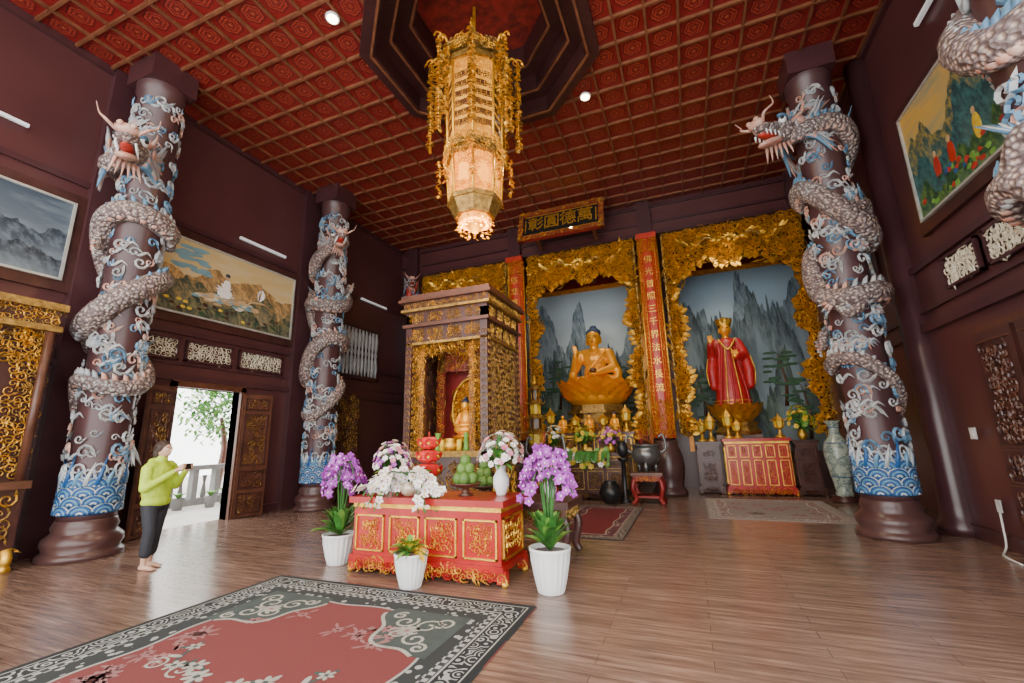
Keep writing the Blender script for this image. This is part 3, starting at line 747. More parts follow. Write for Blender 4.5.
# ------------------------------------------------------------------ lotus & statues
def lotus(b,c,r,h,mat,rows=3,n=16):
    c=V(c); b.lathe([(r*.7,0),(r*.85,h*.3),(r*.9,h*.8),(r*.8,h)],mat,c,24)
    for k in range(rows):
        for i in range(n):
            a=2*PI*(i+.5*(k%2))/n; d=V((math.cos(a),math.sin(a),0))
            b.petal(c+d*r*(.72+.05*k)+V((0,0,h*(.1+.22*k))),d*.45+V((0,0,.8)),d,h*.75,r*.42,mat,.35)
def buddha(cx,cy,z0):
    E=empty('golden_buddha_statue')
    b=MB(); S=1.0
    T=lambda x,y,z:(cx+x*S,cy+y*S,z0+z*S)
    b.ell(T(0,.05,.2),(.62*S,.4*S,.22*S),GOLD2)
    for s in(-1,1):
        b.cap(T(.2*s,.05,.24),T(.68*s,-.22,.17),.22*S,.17*S,GOLD2)
        b.cap(T(.68*s,-.25,.15),T(-.12*s,-.48,.14),.15*S,.1*S,GOLD2)
        b.ell(T(-.3*s,-.45,.22+.03*s),(.16*S,.09*S,.06*S),GOLD2)
    b.ell(T(0,.03,.5),(.36*S,.26*S,.36*S),GOLD2); b.ell(T(0,.02,.92),(.42*S,.27*S,.32*S),GOLD2)
    b.cap(T(-.3,0,1.08),T(.3,0,1.08),.16*S,.16*S,GOLD2)
    b.cap(T(0,0,1.1),T(0,-.01,1.32),.13*S,.12*S,GOLD2)
    b.cap(T(-.43,0,1.05),T(-.6,-.12,.62),.16*S,.14*S,GOLD2); b.cap(T(-.6,-.12,.62),T(-.52,-.38,.98),.13*S,.07*S,GOLD2)
    b.cap(T(.43,0,1.05),T(.58,-.1,.6),.16*S,.14*S,GOLD2); b.cap(T(.58,-.1,.6),T(.1,-.42,.42),.14*S,.08*S,GOLD2)
    b.ell(T(-.51,-.4,1.1),(.065*S,.03*S,.09*S),GOLD2)
    for i,(dx,l) in enumerate(((-.05,.1),(-.02,.13),(.015,.12),(.045,.09))): b.cap(T(-.51+dx,-.41,1.15),T(-.51+dx*1.3,-.42,1.17+l),.022*S,.017*S,GOLD2,8)
    b.cap(T(-.45,-.41,1.08),T(-.4,-.44,1.16),.022*S,.017*S,GOLD2,8)
    b.ell(T(.0,-.46,.4),(.17*S,.1*S,.04*S),GOLD2)
    for s in(-1,1):
        b.tube([T(.6*s,-.08,.7),T(.68*s,-.1,.45),T(.66*s,-.15,.25)],[.1*S,.13*S,.12*S],GOLD2,10,roundcap=True)
    b.ell(T(0,-.03,1.55),(.22*S,.23*S,.28*S),GOLD2,20,14); b.ell(T(0,-.06,1.45),(.17*S,.18*S,.17*S),GOLD2)
    b.ell(T(0,-.255,1.52),(.03*S,.04*S,.06*S),GOLD2,8,6)
    for s in(-1,1): b.ell(T(.22*s,0,1.47),(.03*S,.05*S,.14*S),GOLD2,8,8)
    b.remesh('body',GOLD2,.022,E,3)
    b=MB()
    for k in range(7):
        b.tube(bez([T(.36,-.15,1.12-.03*k),T(.12-.05*k,-.27,.82-.05*k),T(-.25,-.22,.6-.04*k)],6),.022*S,GOLD2,6)
    for s in(-1,1):
        for k in range(5):
            b.tube(bez([T(s*(.25+.05*k),-.3,.33-.03*k),T(s*(.5+.03*k),-.38,.3-.04*k),T(s*(.78),-.28,.18-.03*k)],6),.02*S,GOLD2,6)
            b.tube(bez([T(s*.45,-.12,1.1-.05*k),T(s*.6,-.13,.85-.06*k),T(s*.7,-.05,.62-.05*k)],6),.018*S,GOLD2,6)
    b.tube([T(-.14+.02*i,-.21-.05*math.sin(PI*i/14),1.12-.09*math.sin(PI*i/14)) for i in range(15)],.022,GOLD2,6)
    HB=mt('buddha_blue_hair',(.03,.06,.14),.6,0,None,30,.8,60)
    b.ell(T(0,.02,1.72),(.23*S,.225*S,.17*S),HB,20,12); b.ell(T(0,.02,1.88),(.11*S,.11*S,.09*S),HB,14,8)
    for s in(-1,1):
        b.ell(T(.08*s,-.25,1.54),(.045*S,.014*S,.014*S),BLACK,8,5)
        b.tube([T(.03*s,-.26,1.585),T(.085*s,-.25,1.605),T(.14*s,-.21,1.58)],.009*S,BLACK,5)
    b.ell(T(0,-.235,1.41),(.05*S,.016*S,.018*S),DRD,8,5)
    b.ell(T(.02,-.5,.5),(.11*S,.11*S,.08*S),BWOOD,12,8)
    b.obj('robe_and_face',E)
    b=MB(); lotus(b,(cx,cy-.05,z0-.5),1.0,.52,GOLD2,4,20); b.obj('lotus_throne',E)
    b=MB()
    for r_,z,h in((.8,-.66,.16),(.9,-.74,.08),(.75,-.9,.16),(.92,-1.0,.1),(.95,-1.34,.34),(.98,-1.44,.1),(.95,-z0,z0-1.44)):
        b.lathe([(r_,0),(r_,h)],OLDG if h<.3 else BWOOD,(cx,cy,z0+z),8,None,False,PI/8)
    for i in range(8):
        am=i*PI/4; N=V((math.cos(am),math.sin(am),0)); U=V((-math.sin(am),math.cos(am),0))
        b.carve(None,-.36,.36,-1.32,-1.02,.09,V((cx,cy,z0))+N*.89,U,V((0,0,1)),N,GOLD)
        b.carve(None,-.36,.36,-2.1,-1.5,.12,V((cx,cy,z0))+N*.89,U,V((0,0,1)),N,GOLD)
    b.obj('pedestal',E)
buddha(-2.45,13.1,2.88)
RROBE=mt('statue_red_robe',(.5,.018,.022),.4,0,(.34,.012,.016),7)
def bodhisattva(cx,cy,z0):
    E=empty('red_robed_deity_statue'); S=1.36
    T=lambda x,y,z:(cx+x*S,cy+y*S,z0+z*S)
    b=MB()
    b.tube([T(0,0,0),T(0,0,.35),T(0,0,.8),T(0,0,1.05),T(0,0,1.3),T(0,0,1.42)],[.34*S,.3*S,.23*S,.2*S,.22*S,.12*S],RROBE,20,flat=.75,up=(0,1,0))
    for s,h in((-1,(-.32,-.3,1.25)),(1,(.12,-.32,.98))):
        b.cap(T(.2*s,0,1.32),T(.3*s,-.08,1.02),.1*S,.1*S,RROBE); b.cap(T(.3*s,-.08,1.02),T(*h),.1*S,.07*S,RROBE)
        b.tube([T(.3*s,-.1,1.0),T(.34*s,-.12,.72),T(.33*s,-.1,.42)],[.09*S,.11*S,.09*S],RROBE,10,roundcap=True)
    b.remesh('robe',RROBE,.03,E,2)
    b=MB()
    for x,y,z in((-.32,-.34,1.33),(.1,-.36,1.0)):
        b.ell(T(x,y,z),(.045*S,.03*S,.06*S),GOLD2,10,7)
        for i in range(4): b.cap(T(x-.03+.02*i,y-.01,z+.03),T(x-.035+.024*i,y-.015,z+.1),.012*S,.01*S,GOLD2,6)
        b.cap(T(x+.04,y,z),T(x+.06,y-.02,z+.05),.013*S,.01*S,GOLD2,6)
    b.cap(T(0,-.01,1.4),T(0,-.01,1.5),.07*S,.065*S,GOLD2)
    b.ell(T(0,-.03,1.6),(.11*S,.12*S,.145*S),GOLD2,18,12); b.ell(T(0,-.15,1.585),(.018*S,.022*S,.035*S),GOLD2,8,6)
    for s in(-1,1):
        b.ell(T(.11*s,-.01,1.58),(.016*S,.03*S,.06*S),GOLD2,8,6)
        b.ell(T(.042*s,-.145,1.62),(.02*S,.006*S,.008*S),BLACK,6,4)
    b.ell(T(0,-.143,1.53),(.025*S,.007*S,.008*S),DRD,6,4)
    b.lathe([(.12*S,0),(.14*S,.05*S),(.12*S,.1*S),(.08*S,.16*S),(.02*S,.22*S)],GOLD,T(0,0,1.66),12)
    for i in range(7):
        a=-PI/2+(i-3)*.4; b.petal(T(.12*math.cos(a),.12*math.sin(a),1.7),V((math.cos(a)*.3,math.sin(a)*.3,1)),V((math.cos(a),math.sin(a),0)),.14*S,.08*S,GOLD,.1)
    for k in range(5):
        x=-.16+.08*k; b.tube(bez([T(x*.7,-.2,1.2),T(x,-.24,.8),T(x*1.4,-.3,.35),T(x*1.6,-.3,.03)],6),(.012 if k%2 else .018)*S,(RROBE,GOLD)[k%2],6)
    b.tube(bez([T(-.16,-.17,1.38),T(0,-.23,1.15),T(.16,-.17,1.38)],8),.022*S,GOLD,6)
    for z,rr in((.05,.35),(.12,.345)):
        b.tube([T(rr*math.cos(a),rr*.75*math.sin(a),z) for a in [i*PI/12 for i in range(25)]],.012*S,GOLD,5)
    for s in(-1,1): b.tube(bez([T(.41*s,-.12,.42),T(.44*s,-.14,.7),T(.39*s,-.12,1.0)],5),.014*S,GOLD,5)
    b.obj('head_hands_ornaments',E)
    b=MB(); lotus(b,(cx,cy,z0-.4),.58,.42,GOLD,3,16)
    b.lathe([(.55,0),(.6,.1),(.5,.2),(.55,.32),(.58,.35)],OLDG,(cx,cy,z0-.75),8,None,False,PI/8)
    b.box(cx-.55,cx+.55,cy-.3,cy+.5,0,z0-.74,BWOOD)
    b.obj('lotus_base',E)
bodhisattva(1.22,13.5,2.2)
bodhisattva(-6.6,13.5,2.2)
# ------------------------------------------------------------------ altar tables
def altar_table(name,x0,x1,y0,y1,h,body,accent,npan=4,split=True,b=None):
    own=b is None
    if own: b=MB()
    b.box(x0-.05,x1+.05,y0-.05,y1+.05,h-.07,h,body); b.box(x0-.01,x1+.01,y0-.01,y1+.01,h-.12,h-.07,accent)
    b.box(x0,x1,y0,y1,.16,h-.12,body)
    b.box(x0-.03,x1+.03,y0-.03,y1+.03,.14,.2,body)
    w=(x1-x0)/npan
    rows=((.24,h*.62),(h*.66,h-.16)) if split else ((.25,h-.2),)
    for i in range(npan):
        a=x0+i*w+.04; e=x0+(i+1)*w-.04
        for z_0,z_1 in rows:
            for q in((a,e,z_0,z_0+.018),(a,e,z_1-.018,z_1),(a,a+.018,z_0,z_1),(e-.018,e,z_0,z_1)): b.box(q[0],q[1],y0-.02,y0,q[2],q[3],accent)
            b.carve(None,a+.07,e-.07,z_0+.06,z_1-.06,.05,(0,y0,0),(1,0,0),(0,0,1),(0,-1,0),accent,None,.85)
    for sx,xx in((-1,x0),(1,x1)):
        for q in((y0+.05,y1-.05,.24,.26),(y0+.05,y1-.05,h-.2,h-.18),(y0+.05,y0+.07,.24,h-.18),(y1-.07,y1-.05,.24,h-.18)): b.box(min(xx,xx+sx*.02),max(xx,xx+sx*.02),*q,accent)
        b.carve(None,y0+.12,y1-.12,.32,h-.25,.07,(xx,0,0),(0,1,0),(0,0,1),(sx,0,0),accent,None,.8)
        for yy in(y0+.04,y1-.04):
            b.box(xx-.05,xx+.05,yy-.05,yy+.05,.03,.16,body)
            b.scroll((xx,yy-.055,.08),(1,0,0),(0,0,1),(0,-1,0),.06,accent,sx); b.ell((xx+.03*sx,yy-.03,.03),.035,accent,8,6)
    b.carve(None,x0+.08,x1-.08,.05,.16,.055,(0,y0-.02,0),(1,0,0),(0,0,1),(0,-1,0),accent,body,1.3)
    b.box(x0+.05,x1-.05,y0+.01,y0+.03,.05,.16,body)
    if own: return b.obj(name)
altar_table('red_gold_altar_table',.8,2.22,12.62,13.08,1.36,RED,GOLD,5)
altar_table('dark_altar_cabinet',.15,.66,12.65,13.1,1.3,DWOOD,BWOOD,1)
altar_table('dark_altar_cabinet',2.35,2.8,12.65,13.1,1.3,DWOOD,BWOOD,1)
altar_table('dark_offering_altar',-3.9,-1.5,11.0,11.6,1.1,DWOOD,OLDG,5)
altar_table('tiered_offering_altar',-3.7,-1.35,11.7,12.0,1.6,BWOOD,GOLD,5)
def lamp_tower(name,x,y,z,h,m=GOLD,glow=True):
    b=MB(); b.lathe([(.12,0),(.12,.04),(.05,.08),(.03,h*.35),(.06,h*.38),(.1,h*.42),(.1,h*.44)],m,(x,y,z),12)
    b.lathe([(.09,h*.44),(.1,h*.7)],YEL if glow else RED,(x,y,z),6,None,False)
    b.lathe([(.16,h*.7),(.12,h*.76),(.07,h*.85),(.03,h*.9),(.01,h)],m,(x,y,z),6,None,False)
    for i in range(6):
        a=i*PI/3; b.tube([(x+.1*math.cos(a),y+.1*math.sin(a),z+h*.44),(x+.11*math.cos(a),y+.11*math.sin(a),z+h*.7)],.01,m,4); b.tube([(x+.15*math.cos(a),y+.15*math.sin(a),z+h*.72),(x+.19*math.cos(a),y+.19*math.sin(a),z+h*.74)],[.012,.004],m,4)
    return b.obj(name)
for x,y,z,h,m in((.3,12.85,1.3,.6,GOLD),(.52,12.8,1.3,.75,GOLD),(.94,12.82,1.36,.8,GOLD),(1.15,12.8,1.36,.5,GOLD),(2.1,12.8,1.36,.6,GOLD),(-1.5,11.85,1.6,.7,GOLD),(-3.55,11.85,1.6,.7,GOLD),(-2.85,11.85,1.6,.5,GOLD),(-2.1,11.85,1.6,.5,GOLD)): lamp_tower('altar_lamp',x,y,z,h,m)
for x,y in((-3.55,10.55),):
    b=MB(); b.lathe([(.22,0),(.22,.08),(.1,.14),(.07,.6),(.12,.7),(.06,.8),(.06,1.2),(.18,1.3),(.2,1.36)],OLDG,(x,y,0),16)
    for k in range(4):
        z=1.36+k*.36; r_=.19-.03*k
        b.lathe([(r_,0),(r_,.24)],DWOOD if k%2 else YEL,(x,y,z),8,None,False); b.lathe([(r_*1.8,.24),(r_*1.1,.33),(r_*.8,.36)],OLDG,(x,y,z),8,None,False)
        for i in range(8):
            a=i*PI/4; b.tube([(x+r_*math.cos(a),y+r_*math.sin(a),z),(x+r_*math.cos(a),y+r_*math.sin(a),z+.24)],.012,GOLD,4); b.tube([(x+r_*1.7*math.cos(a),y+r_*1.7*math.sin(a),z+.25),(x+r_*2.1*math.cos(a),y+r_*2.1*math.sin(a),z+.32)],[.018,.004],GOLD,4)
    b.lathe([(.05,0),(.06,.06),(.01,.3)],GOLD,(x,y,2.8),10); b.obj('pagoda_floor_lamp')
def bouquet(name,x,y,z,r,h,cols,n=60,vase=WHITE,vh=.3,vr=.1,fs=.2):
    b=MB(); b.lathe([(vr*.6,0),(vr*.65,.02),(vr*1.1,vh*.35),(vr*1.05,vh*.6),(vr*.6,vh*.82),(vr*.85,vh)],vase,(x,y,z),16)
    top=V((x,y,z+vh))
    for i in range(n):
        a=random.uniform(0,2*PI); t=math.acos(random.uniform(-.25,1)); d=V((math.sin(t)*math.cos(a),math.sin(t)*math.sin(a),math.cos(t)))
        p=top+V((d.x*r,d.y*r,h*.25+d.z*h*.75))*random.uniform(.8,1)
        b.flower(p,d+V((0,0,.2)),r*fs,random.choice(cols),YEL,6)
        if i%3==0: b.tube([top,top.lerp(p,.6)+V((0,0,.03)),p],.006,GREEN,4)
    for i in range(44):
        a=random.uniform(0,2*PI); b.leaf(top,V((math.cos(a),math.sin(a),random.uniform(.0,2.2))),r*random.uniform(.9,1.35),r*.22,random.choice((GREEN,GREEN,LGREEN)),.3)
    return b.obj(name)
bouquet('yellow_flower_bouquet',2.58,12.85,1.3,.33,.6,[YEL,YEL,LGREEN],60,GOLD,.28,.1)
for x,c in((-3.3,[YEL,PETW]),(-2.5,[YEL,YEL,LGREEN]),(-1.85,[PINK,PURP,YEL])): bouquet('altar_flower_bouquet',x,11.3,1.1,.3,.5,c,60,GOLD,.22,.09)
b=MB()
for k in range(46):
    x=random.uniform(-2.9,-1.85); b.flower((x,10.93-random.uniform(0,.08),.75+random.uniform(0,.45)),(0,-1,.4),.08,(YEL,LGREEN,YEL,PETW)[k%4],PINK,6)
for k in range(30): b.leaf((random.uniform(-2.9,-1.85),10.92,1.15),(random.uniform(-.3,.3),-1,.3),.3,.07,GREEN,1.2)
b.obj('hanging_flower_garland')
def small_statue(name,x,y,z,s,m):
    b=MB(); lotus(b,(x,y,z),.2*s,.12*s,m,2,10)
    b.ell((x,y-.02*s,z+.2*s),(.2*s,.15*s,.09*s),m); b.ell((x,y,z+.38*s),(.12*s,.09*s,.17*s),m); b.cap((x-.11*s,y,z+.46*s),(x-.15*s,y-.08*s,z+.28*s),.045*s,.04*s,m); b.cap((x+.11*s,y,z+.46*s),(x+.15*s,y-.08*s,z+.28*s),.045*s,.04*s,m)
    b.cap((x-.15*s,y-.08*s,z+.28*s),(x,y-.15*s,z+.28*s),.04*s,.03*s,m); b.cap((x+.15*s,y-.08*s,z+.28*s),(x,y-.15*s,z+.28*s),.04*s,.03*s,m)
    b.ell((x,y-.01*s,z+.62*s),(.075*s,.08*s,.1*s),m); b.ell((x,y,z+.67*s),(.078*s,.08*s,.07*s),HAIR0); b.ell((x,y,z+.74*s),.035*s,HAIR0)
    return b.obj(name)
for x in(-3.2,-2.47,-1.8): small_statue('small_buddha_figurine',x,11.85,1.6,.7,GOLD2)
n=NT('blue_white_porcelain'); c=n.coord(); nn=n.noise(c,7,4,.6); col=n.ramp(nn,[(.42,(.42,.48,.4)),(.5,(.36,.43,.36)),(.54,(.1,.17,.17)),(.6,(.38,.44,.39)),(.7,(.15,.23,.22))])
PORC=n.fin(col,.15)
b=MB(); x,y=3.0,11.9
b.lathe([(.16,0),(.17,.04),(.15,.1),(.19,.35),(.25,.7),(.27,.95),(.22,1.15),(.12,1.28),(.1,1.42),(.13,1.55),(.17,1.6),(.15,1.6),(.1,1.5)],PORC,(x,y,.12),28)
b.lathe([(.28,0),(.28,.05),(.22,.08),(.24,.12)],DWOOD,(x,y,0),16)
for z,rr in((.12+.4,.205),(.12+1.12,.24),(.12+1.45,.12)): b.tube([(x+rr*math.cos(i*PI/12),y+rr*math.sin(i*PI/12),z) for i in range(25)],.008,WAVB,5)
b.obj('porcelain_floor_vase')
def urn(x,y,m=BRONZE,S=1.):
    b=MB()
    b.box(x-.34,x+.34,y-.34,y+.34,.62,.68,BWOOD); b.box(x-.3,x+.3,y-.3,y+.3,.5,.62,DRED)
    for sx in(-1,1):
        for sy in(-1,1): b.tube(bez([(x+.27*sx,y+.27*sy,.55),(x+.32*sx,y+.32*sy,.35),(x+.26*sx,y+.26*sy,.12),(x+.33*sx,y+.33*sy,.02)],4),[.05]*13,DRED,6)
    b.box(x-.28,x+.28,y-.28,y+.28,.14,.18,DRED)
    b.carve(None,-.26,.26,.5,.62,.05,(x,y-.3,0),(1,0,0),(0,0,1),(0,-1,0),GOLD)
    for i in range(3):
        a=i*2*PI/3+.5; b.tube([(x+.2*math.cos(a),y+.2*math.sin(a),.68),(x+.22*math.cos(a),y+.22*math.sin(a),.9)],[.04,.06],m,8)
    b.lathe([(.12,.82),(.26,.88),(.33,1.02),(.32,1.15),(.27,1.2),(.31,1.26),(.36,1.28),(.33,1.3),(.25,1.22)],m,(x,y,0),28)
    for s in(-1,1): b.tube(bez([(x+.3*s,y,1.1),(x+.44*s,y,1.2),(x+.4*s,y,1.5),(x+.3*s,y,1.45)],5),.03,m,8)
    for i in range(10):
        a=random.uniform(0,6.28); r_=random.uniform(0,.15); b.tube([(x+r_*math.cos(a),y+r_*math.sin(a),1.2),(x+r_*1.3*math.cos(a),y+r_*1.3*math.sin(a),1.62)],.005,DRD,4)
    b.obj('incense_urn_on_stand')
urn(-.98,10.8)
urn(-3.0,9.5)
b=MB(); b.lathe([(.12,0),(.2,.08),(.26,.25),(.2,.42),(.12,.46),(.15,.5)],BLACK,(-1.8,10.5,0),20); b.obj('black_temple_pot')
b=MB(); x,y=-1.5,10.72
b.lathe([(.12,0),(.12,.05),(.06,.1),(.05,.9),(.12,.95),(.12,1.0)],BLACK,(x,y,0),14); b.ell((x,y,1.2),(.13,.13,.2),BLACK,14,10); b.lathe([(.05,0),(.02,.15)],GOLD,(x,y,1.38),8); b.obj('black_bell_stand')
# ------------------------------------------------------------------ carved pavilion shrine
def pavilion(x0,x1,y0,y1):
    E=empty('carved_pavilion_shrine'); b=MB(); cx=(x0+x1)/2; cy=(y0+y1)/2; w=x1-x0; d=y1-y0; FZ=1.3
    b.box(x0,x1,y0,y1,0,.12,DWOOD); b.box(x0+.08,x1-.08,y0+.08,y1-.08,.12,FZ-.1,DWOOD); b.box(x0,x1,y0,y1,FZ-.1,FZ,OLDG)
    for px in(x0+.07,x1-.07):
        for py in(y0+.07,y1-.07):
            b.box(px-.07,px+.07,py-.07,py+.07,.1,3.9,DWOOD)
            for z in [FZ+.05+.13*i for i in range(17)]:
                b.scroll((px,py-.075,z),(1,0,0),(0,0,1),(0,-1,0),.055,OLDG,1); b.scroll((px+.075,py,z),(0,1,0),(0,0,1),(1,0,0),.055,OLDG,1)
    for px in(x0+.34,x1-.34):
        b.box(px-.05,px+.05,y0+.06,y0+.16,FZ,3.2,BWOOD)
        b.carve(None,-.05,.05,FZ,3.2,.05,(px,y0+.06,0),(1,0,0),(0,0,1),(0,-1,0),GOLD)
    def tier(z,h,ex,m): b.box(x0-ex,x1+ex,y0-ex,y1+ex,z,z+h,m)
    tier(3.3,.05,.0,OLDG); tier(3.35,.3,-.03,DWOOD); tier(3.65,.06,.05,BWOOD); tier(3.71,.25,-.0,DWOOD); tier(3.96,.05,.08,OLDG); tier(4.01,.14,.04,DWOOD); tier(4.15,.06,.12,BWOOD); tier(4.21,.08,.08,BWOOD)
    S=[((x0,y0,0),(1,0,0),(0,-1,0),w),((x1,y0,0),(0,1,0),(1,0,0),d),((x0,y1,0),(0,-1,0),(-1,0,0),d)]
    for O,U,N,L in S:
        O=V(O);U=V(U);N=V(N);Z=V((0,0,1)); n_=4
        for i in range(n_):
            a=.06+i*(L-.12)/n_; e=a+(L-.12)/n_-.05
            b.carve(None,a+.03,e-.03,3.39,3.61,.055,O-N*.03,U,Z,N,OLDG,GOLD,1.2)
            b.carve(None,a+.03,e-.03,3.75,3.92,.05,O,U,Z,N,OLDG,GOLD,1.2)
            b.carve(None,a+.03,e-.03,.25,FZ-.2,.08,O-N*.08,U,Z,N,OLDG,GOLD,1)
        b.carve(None,0,L,4.03,4.13,.04,O+N*.04,U,Z,N,OLDG,GOLD,1.2)
        front=N.y<-.5
        def ins(u,v,L=L,front=front):
            e=min(u,L-u); return v>2.98-.14*math.cos(u/L*2*PI) or e<.34 or (not front)
        b.carve(ins,.12,L-.12,FZ,3.3,.08,O-N*.08,U,Z,N,OLDG,BWOOD,1.0)
        b.carve(ins,.12,L-.12,FZ,3.3,.05,O-N*.05,U,Z,N,GOLD if front else OLDG,None,.45)
    for xx in (x0+.05,x1-.08): b.box(xx,xx+.02,y0+.5,y1-.1,FZ,3.3,DWOOD)
    b.box(x0+.1,x1-.1,y1-.12,y1-.06,FZ,3.3,DWOOD)
    iy=y0+.75
    for px in(x0+.35,x1-.35): b.box(px-.08,px+.08,iy,iy+.06,FZ,3.2,DRED); b.carve(None,-.08,.08,FZ,3.2,.06,(px,iy,0),(1,0,0),(0,0,1),(0,-1,0),OLDG,GOLD)
    b.box(x0+.3,x1-.3,iy,iy+.06,2.85,3.3,DRED); b.carve(None,x0+.3,x1-.3,2.85,3.3,.08,(0,iy,0),(1,0,0),(0,0,1),(0,-1,0),OLDG,GOLD)
    hy=y0+1.1
    b.carve(lambda u,v:((u-cx)/.42)**2+((v-2.1)/.62)**2<1,x0+.2,x1-.2,1.4,2.8,.08,(0,hy,0),(1,0,0),(0,0,1),(0,-1,0),GOLD,None,1.8)
    b.tube([(cx+.44*math.cos(t),hy,2.1+.64*math.sin(t)) for t in [i*PI/16 for i in range(33)]],.03,GOLD,6)
    b.box(x0+.2,x1-.2,hy+.03,hy+.06,FZ,3.0,DRED)
    b.obj('shrine_body',E)
    o=small_statue('seated_figure',cx,y0+.85,FZ+.15,1.15,GOLD2); o.parent=E
    b=MB()
    b.box(cx-.35,cx+.35,y0+.6,y0+1.05,FZ,FZ+.15,BWOOD); b.carve(None,cx-.33,cx+.33,FZ+.02,FZ+.13,.05,(0,y0+.6,0),(1,0,0),(0,0,1),(0,-1,0),GOLD)
    for s in(-1,1):
        b.lathe([(.07,0),(.05,.05),(.05,.3),(.06,.32)],LGREEN,(cx+.3*s,y0+.3,FZ),10); b.lathe([(.05,0),(.05,.2)],YEL,(cx+.18*s,y0+.25,FZ),10)
    b.lathe([(.1,0),(.14,.1),(.09,.17),(.13,.22)],GOLD,(cx,y0+.25,FZ),16)
    b.obj('shrine_offerings',E)
pavilion(-4.98,-3.23,7.0,8.6)
b=MB(); x0,x1,y0,y1=-8.8,-8.15,1.3,3.2
b.box(x0,x1,y0,y1,.18,1.0,DWOOD); b.box(x0,x1+.06,y0-.04,y1+.04,1.0,1.1,BWOOD); b.box(x0,x1-.1,y0,y1,1.1,3.1,DWOOD)
b.box(x0,x1+.04,y0-.04,y1+.04,3.1,3.18,OLDG); b.box(x0,x1,y0,y1,3.18,3.4,DWOOD); b.box(x0,x1+.06,y0-.06,y1+.06,3.4,3.5,OLDG)
for (a,e,z0_,z1_,m) in((y0,y1,3.18,3.42,.06),(y0,y0+.35,1.15,3.1,.07),(y1-.35,y1,1.15,3.1,.07),(y0,y1,2.6,3.1,.08),(y0+.1,y1-.1,.3,.9,.1)):
    b.carve(None,a,e,z0_,z1_,m,(x1+(0 if z0_>3.15 or z0_<1 else -.08),0,0),(0,1,0),(0,0,1),(1,0,0),GOLD,OLDG,1.0)
b.carve(None,x0,x1,3.2,3.45,.07,(0,y0,0),(1,0,0),(0,0,1),(0,-1,0),GOLD,OLDG,1.3)
b.carve(None,x0+.05,x1-.15,1.15,3.1,.09,(0,y0,0),(1,0,0),(0,0,1),(0,-1,0),GOLD,OLDG,1)
for yy in(y0+.06,y1-.06):
    b.tube([(x1-.02,yy,1.1),(x1-.02,yy,3.1)],.05,BWOOD,10)
    b.tube(bez([(x1,yy,.25),(x1+.06,yy,.15),(x1,yy,.05),(x1+.08,yy,.03)],4),.06,GOLD,8)
b.box(x0,x1,y0,y1,.02,.2,DWOOD)
b.carve(None,y0,y1,.04,.22,.08,(x1,0,0),(0,1,0),(0,0,1),(1,0,0),GOLD,None,1.3)
b.obj('carved_shrine_cabinet')
# ------------------------------------------------------------------ foreground table
TX0,TX1,TY0,TY1,TH=-3.88,-1.95,4.52,5.2,.85
altar_table('red_gold_offering_table',TX0,TX1,TY0,TY1,TH,RED,GOLD,4,False)
b=MB()
b.box(-3.6,-1.45,5.42,6.2,.64,.72,DWOOD); b.box(-3.55,-1.5,5.47,6.15,.5,.64,BWOOD)
b.carve(None,-3.5,-1.55,.51,.62,.05,(0,5.46,0),(1,0,0),(0,0,1),(0,-1,0),OLDG); b.carve(None,5.5,6.1,.51,.62,.05,(-1.5,0,0),(0,1,0),(0,0,1),(1,0,0),OLDG)
for xx in(-3.5,-1.55):
    for yy in(5.52,6.1): b.tube(bez([(xx,yy,.55),(xx+.05*(1 if xx>-2 else -1),yy,.38),(xx,yy,.15),(xx+.06*(1 if xx>-2 else -1),yy,.04)],4),[.06]*9+[.05]*4,DWOOD,8)
b.obj('dark_wood_table')
def ribbed_pot(b,x,y,r,h,mat):
    N=80; vs=[];fs=[]; prof=[(.62,0),(.66,.03),(.8,.3),(.96,.7),(1.0,.9),(1.06,.95),(1.06,1.0),(.95,1.0),(.9,.95),(.86,.85)]
    for pr,z in prof:
        for i in range(N):
            a=2*PI*i/N; rr=r*pr*(1+.03*math.cos(20*a)*(1 if z<.93 else 0)); vs.append((x+rr*math.cos(a),y+rr*math.sin(a),z*h))
    for j in range(len(prof)-1):
        for i in range(N): fs.append((j*N+i,j*N+(i+1)%N,(j+1)*N+(i+1)%N,(j+1)*N+i))
    fs.append(tuple(range(N))[::-1]); b.add(vs,fs,mat,True)
    b.lathe([(r*.87,h*.86),(r*.87,h*.9)],BWOOD,(x,y,0),20)
def orchid(name,x,y,r,h,leaf_h,fl_z,spread,col,nst=10,nb=13,z0=0,leaves=60):
    b=MB()
    ribbed_pot(b,x,y,r,h,WHITE)
    c=V((x,y,z0+h*.93))
    for i in range(leaves):
        a=random.uniform(0,2*PI); e=random.uniform(.6,4.5)
        b.leaf(c,V((math.cos(a),math.sin(a),e)),leaf_h*random.uniform(.6,1.05),.09,GREEN if i%3 else LGREEN,.34)
    for k in range(nst):
        a=2*PI*k/nst+random.uniform(-.3,.3); d=V((math.cos(a),math.sin(a),0)); top=fl_z-(.16 if k%2 else 0); sp=spread*(1 if k%2 else .75)
        P=bez([c,c+d*sp*.2+V((0,0,(top-c.z)*.6)),V((x,y,top))+d*sp*.4+V((0,0,.04)),V((x,y,top-.06))+d*sp*.8,V((x,y,top-.2))+d*sp*1.0],8)
        b.tube(P,.008,GREEN,5)
        L=len(P)
        for j in range(nb):
            q=P[int(L*.5+(L*.49)*j/nb)]; s=V((-d.y,d.x,0))*random.choice((-1,1))
            nr=(d*random.uniform(-.2,1)+s*random.uniform(.2,1)+V((0,0,random.uniform(-.2,.6)))).normalized()
            b.flower(q+nr*.045+V((0,0,random.uniform(-.06,.08))),nr,random.uniform(.048,.062),col,YEL if col is PETW else PETW,5)
    return b.obj(name)
orchid('potted_purple_orchid',-4.3,4.75,.2,.36,.58,1.2,.27,PURP)
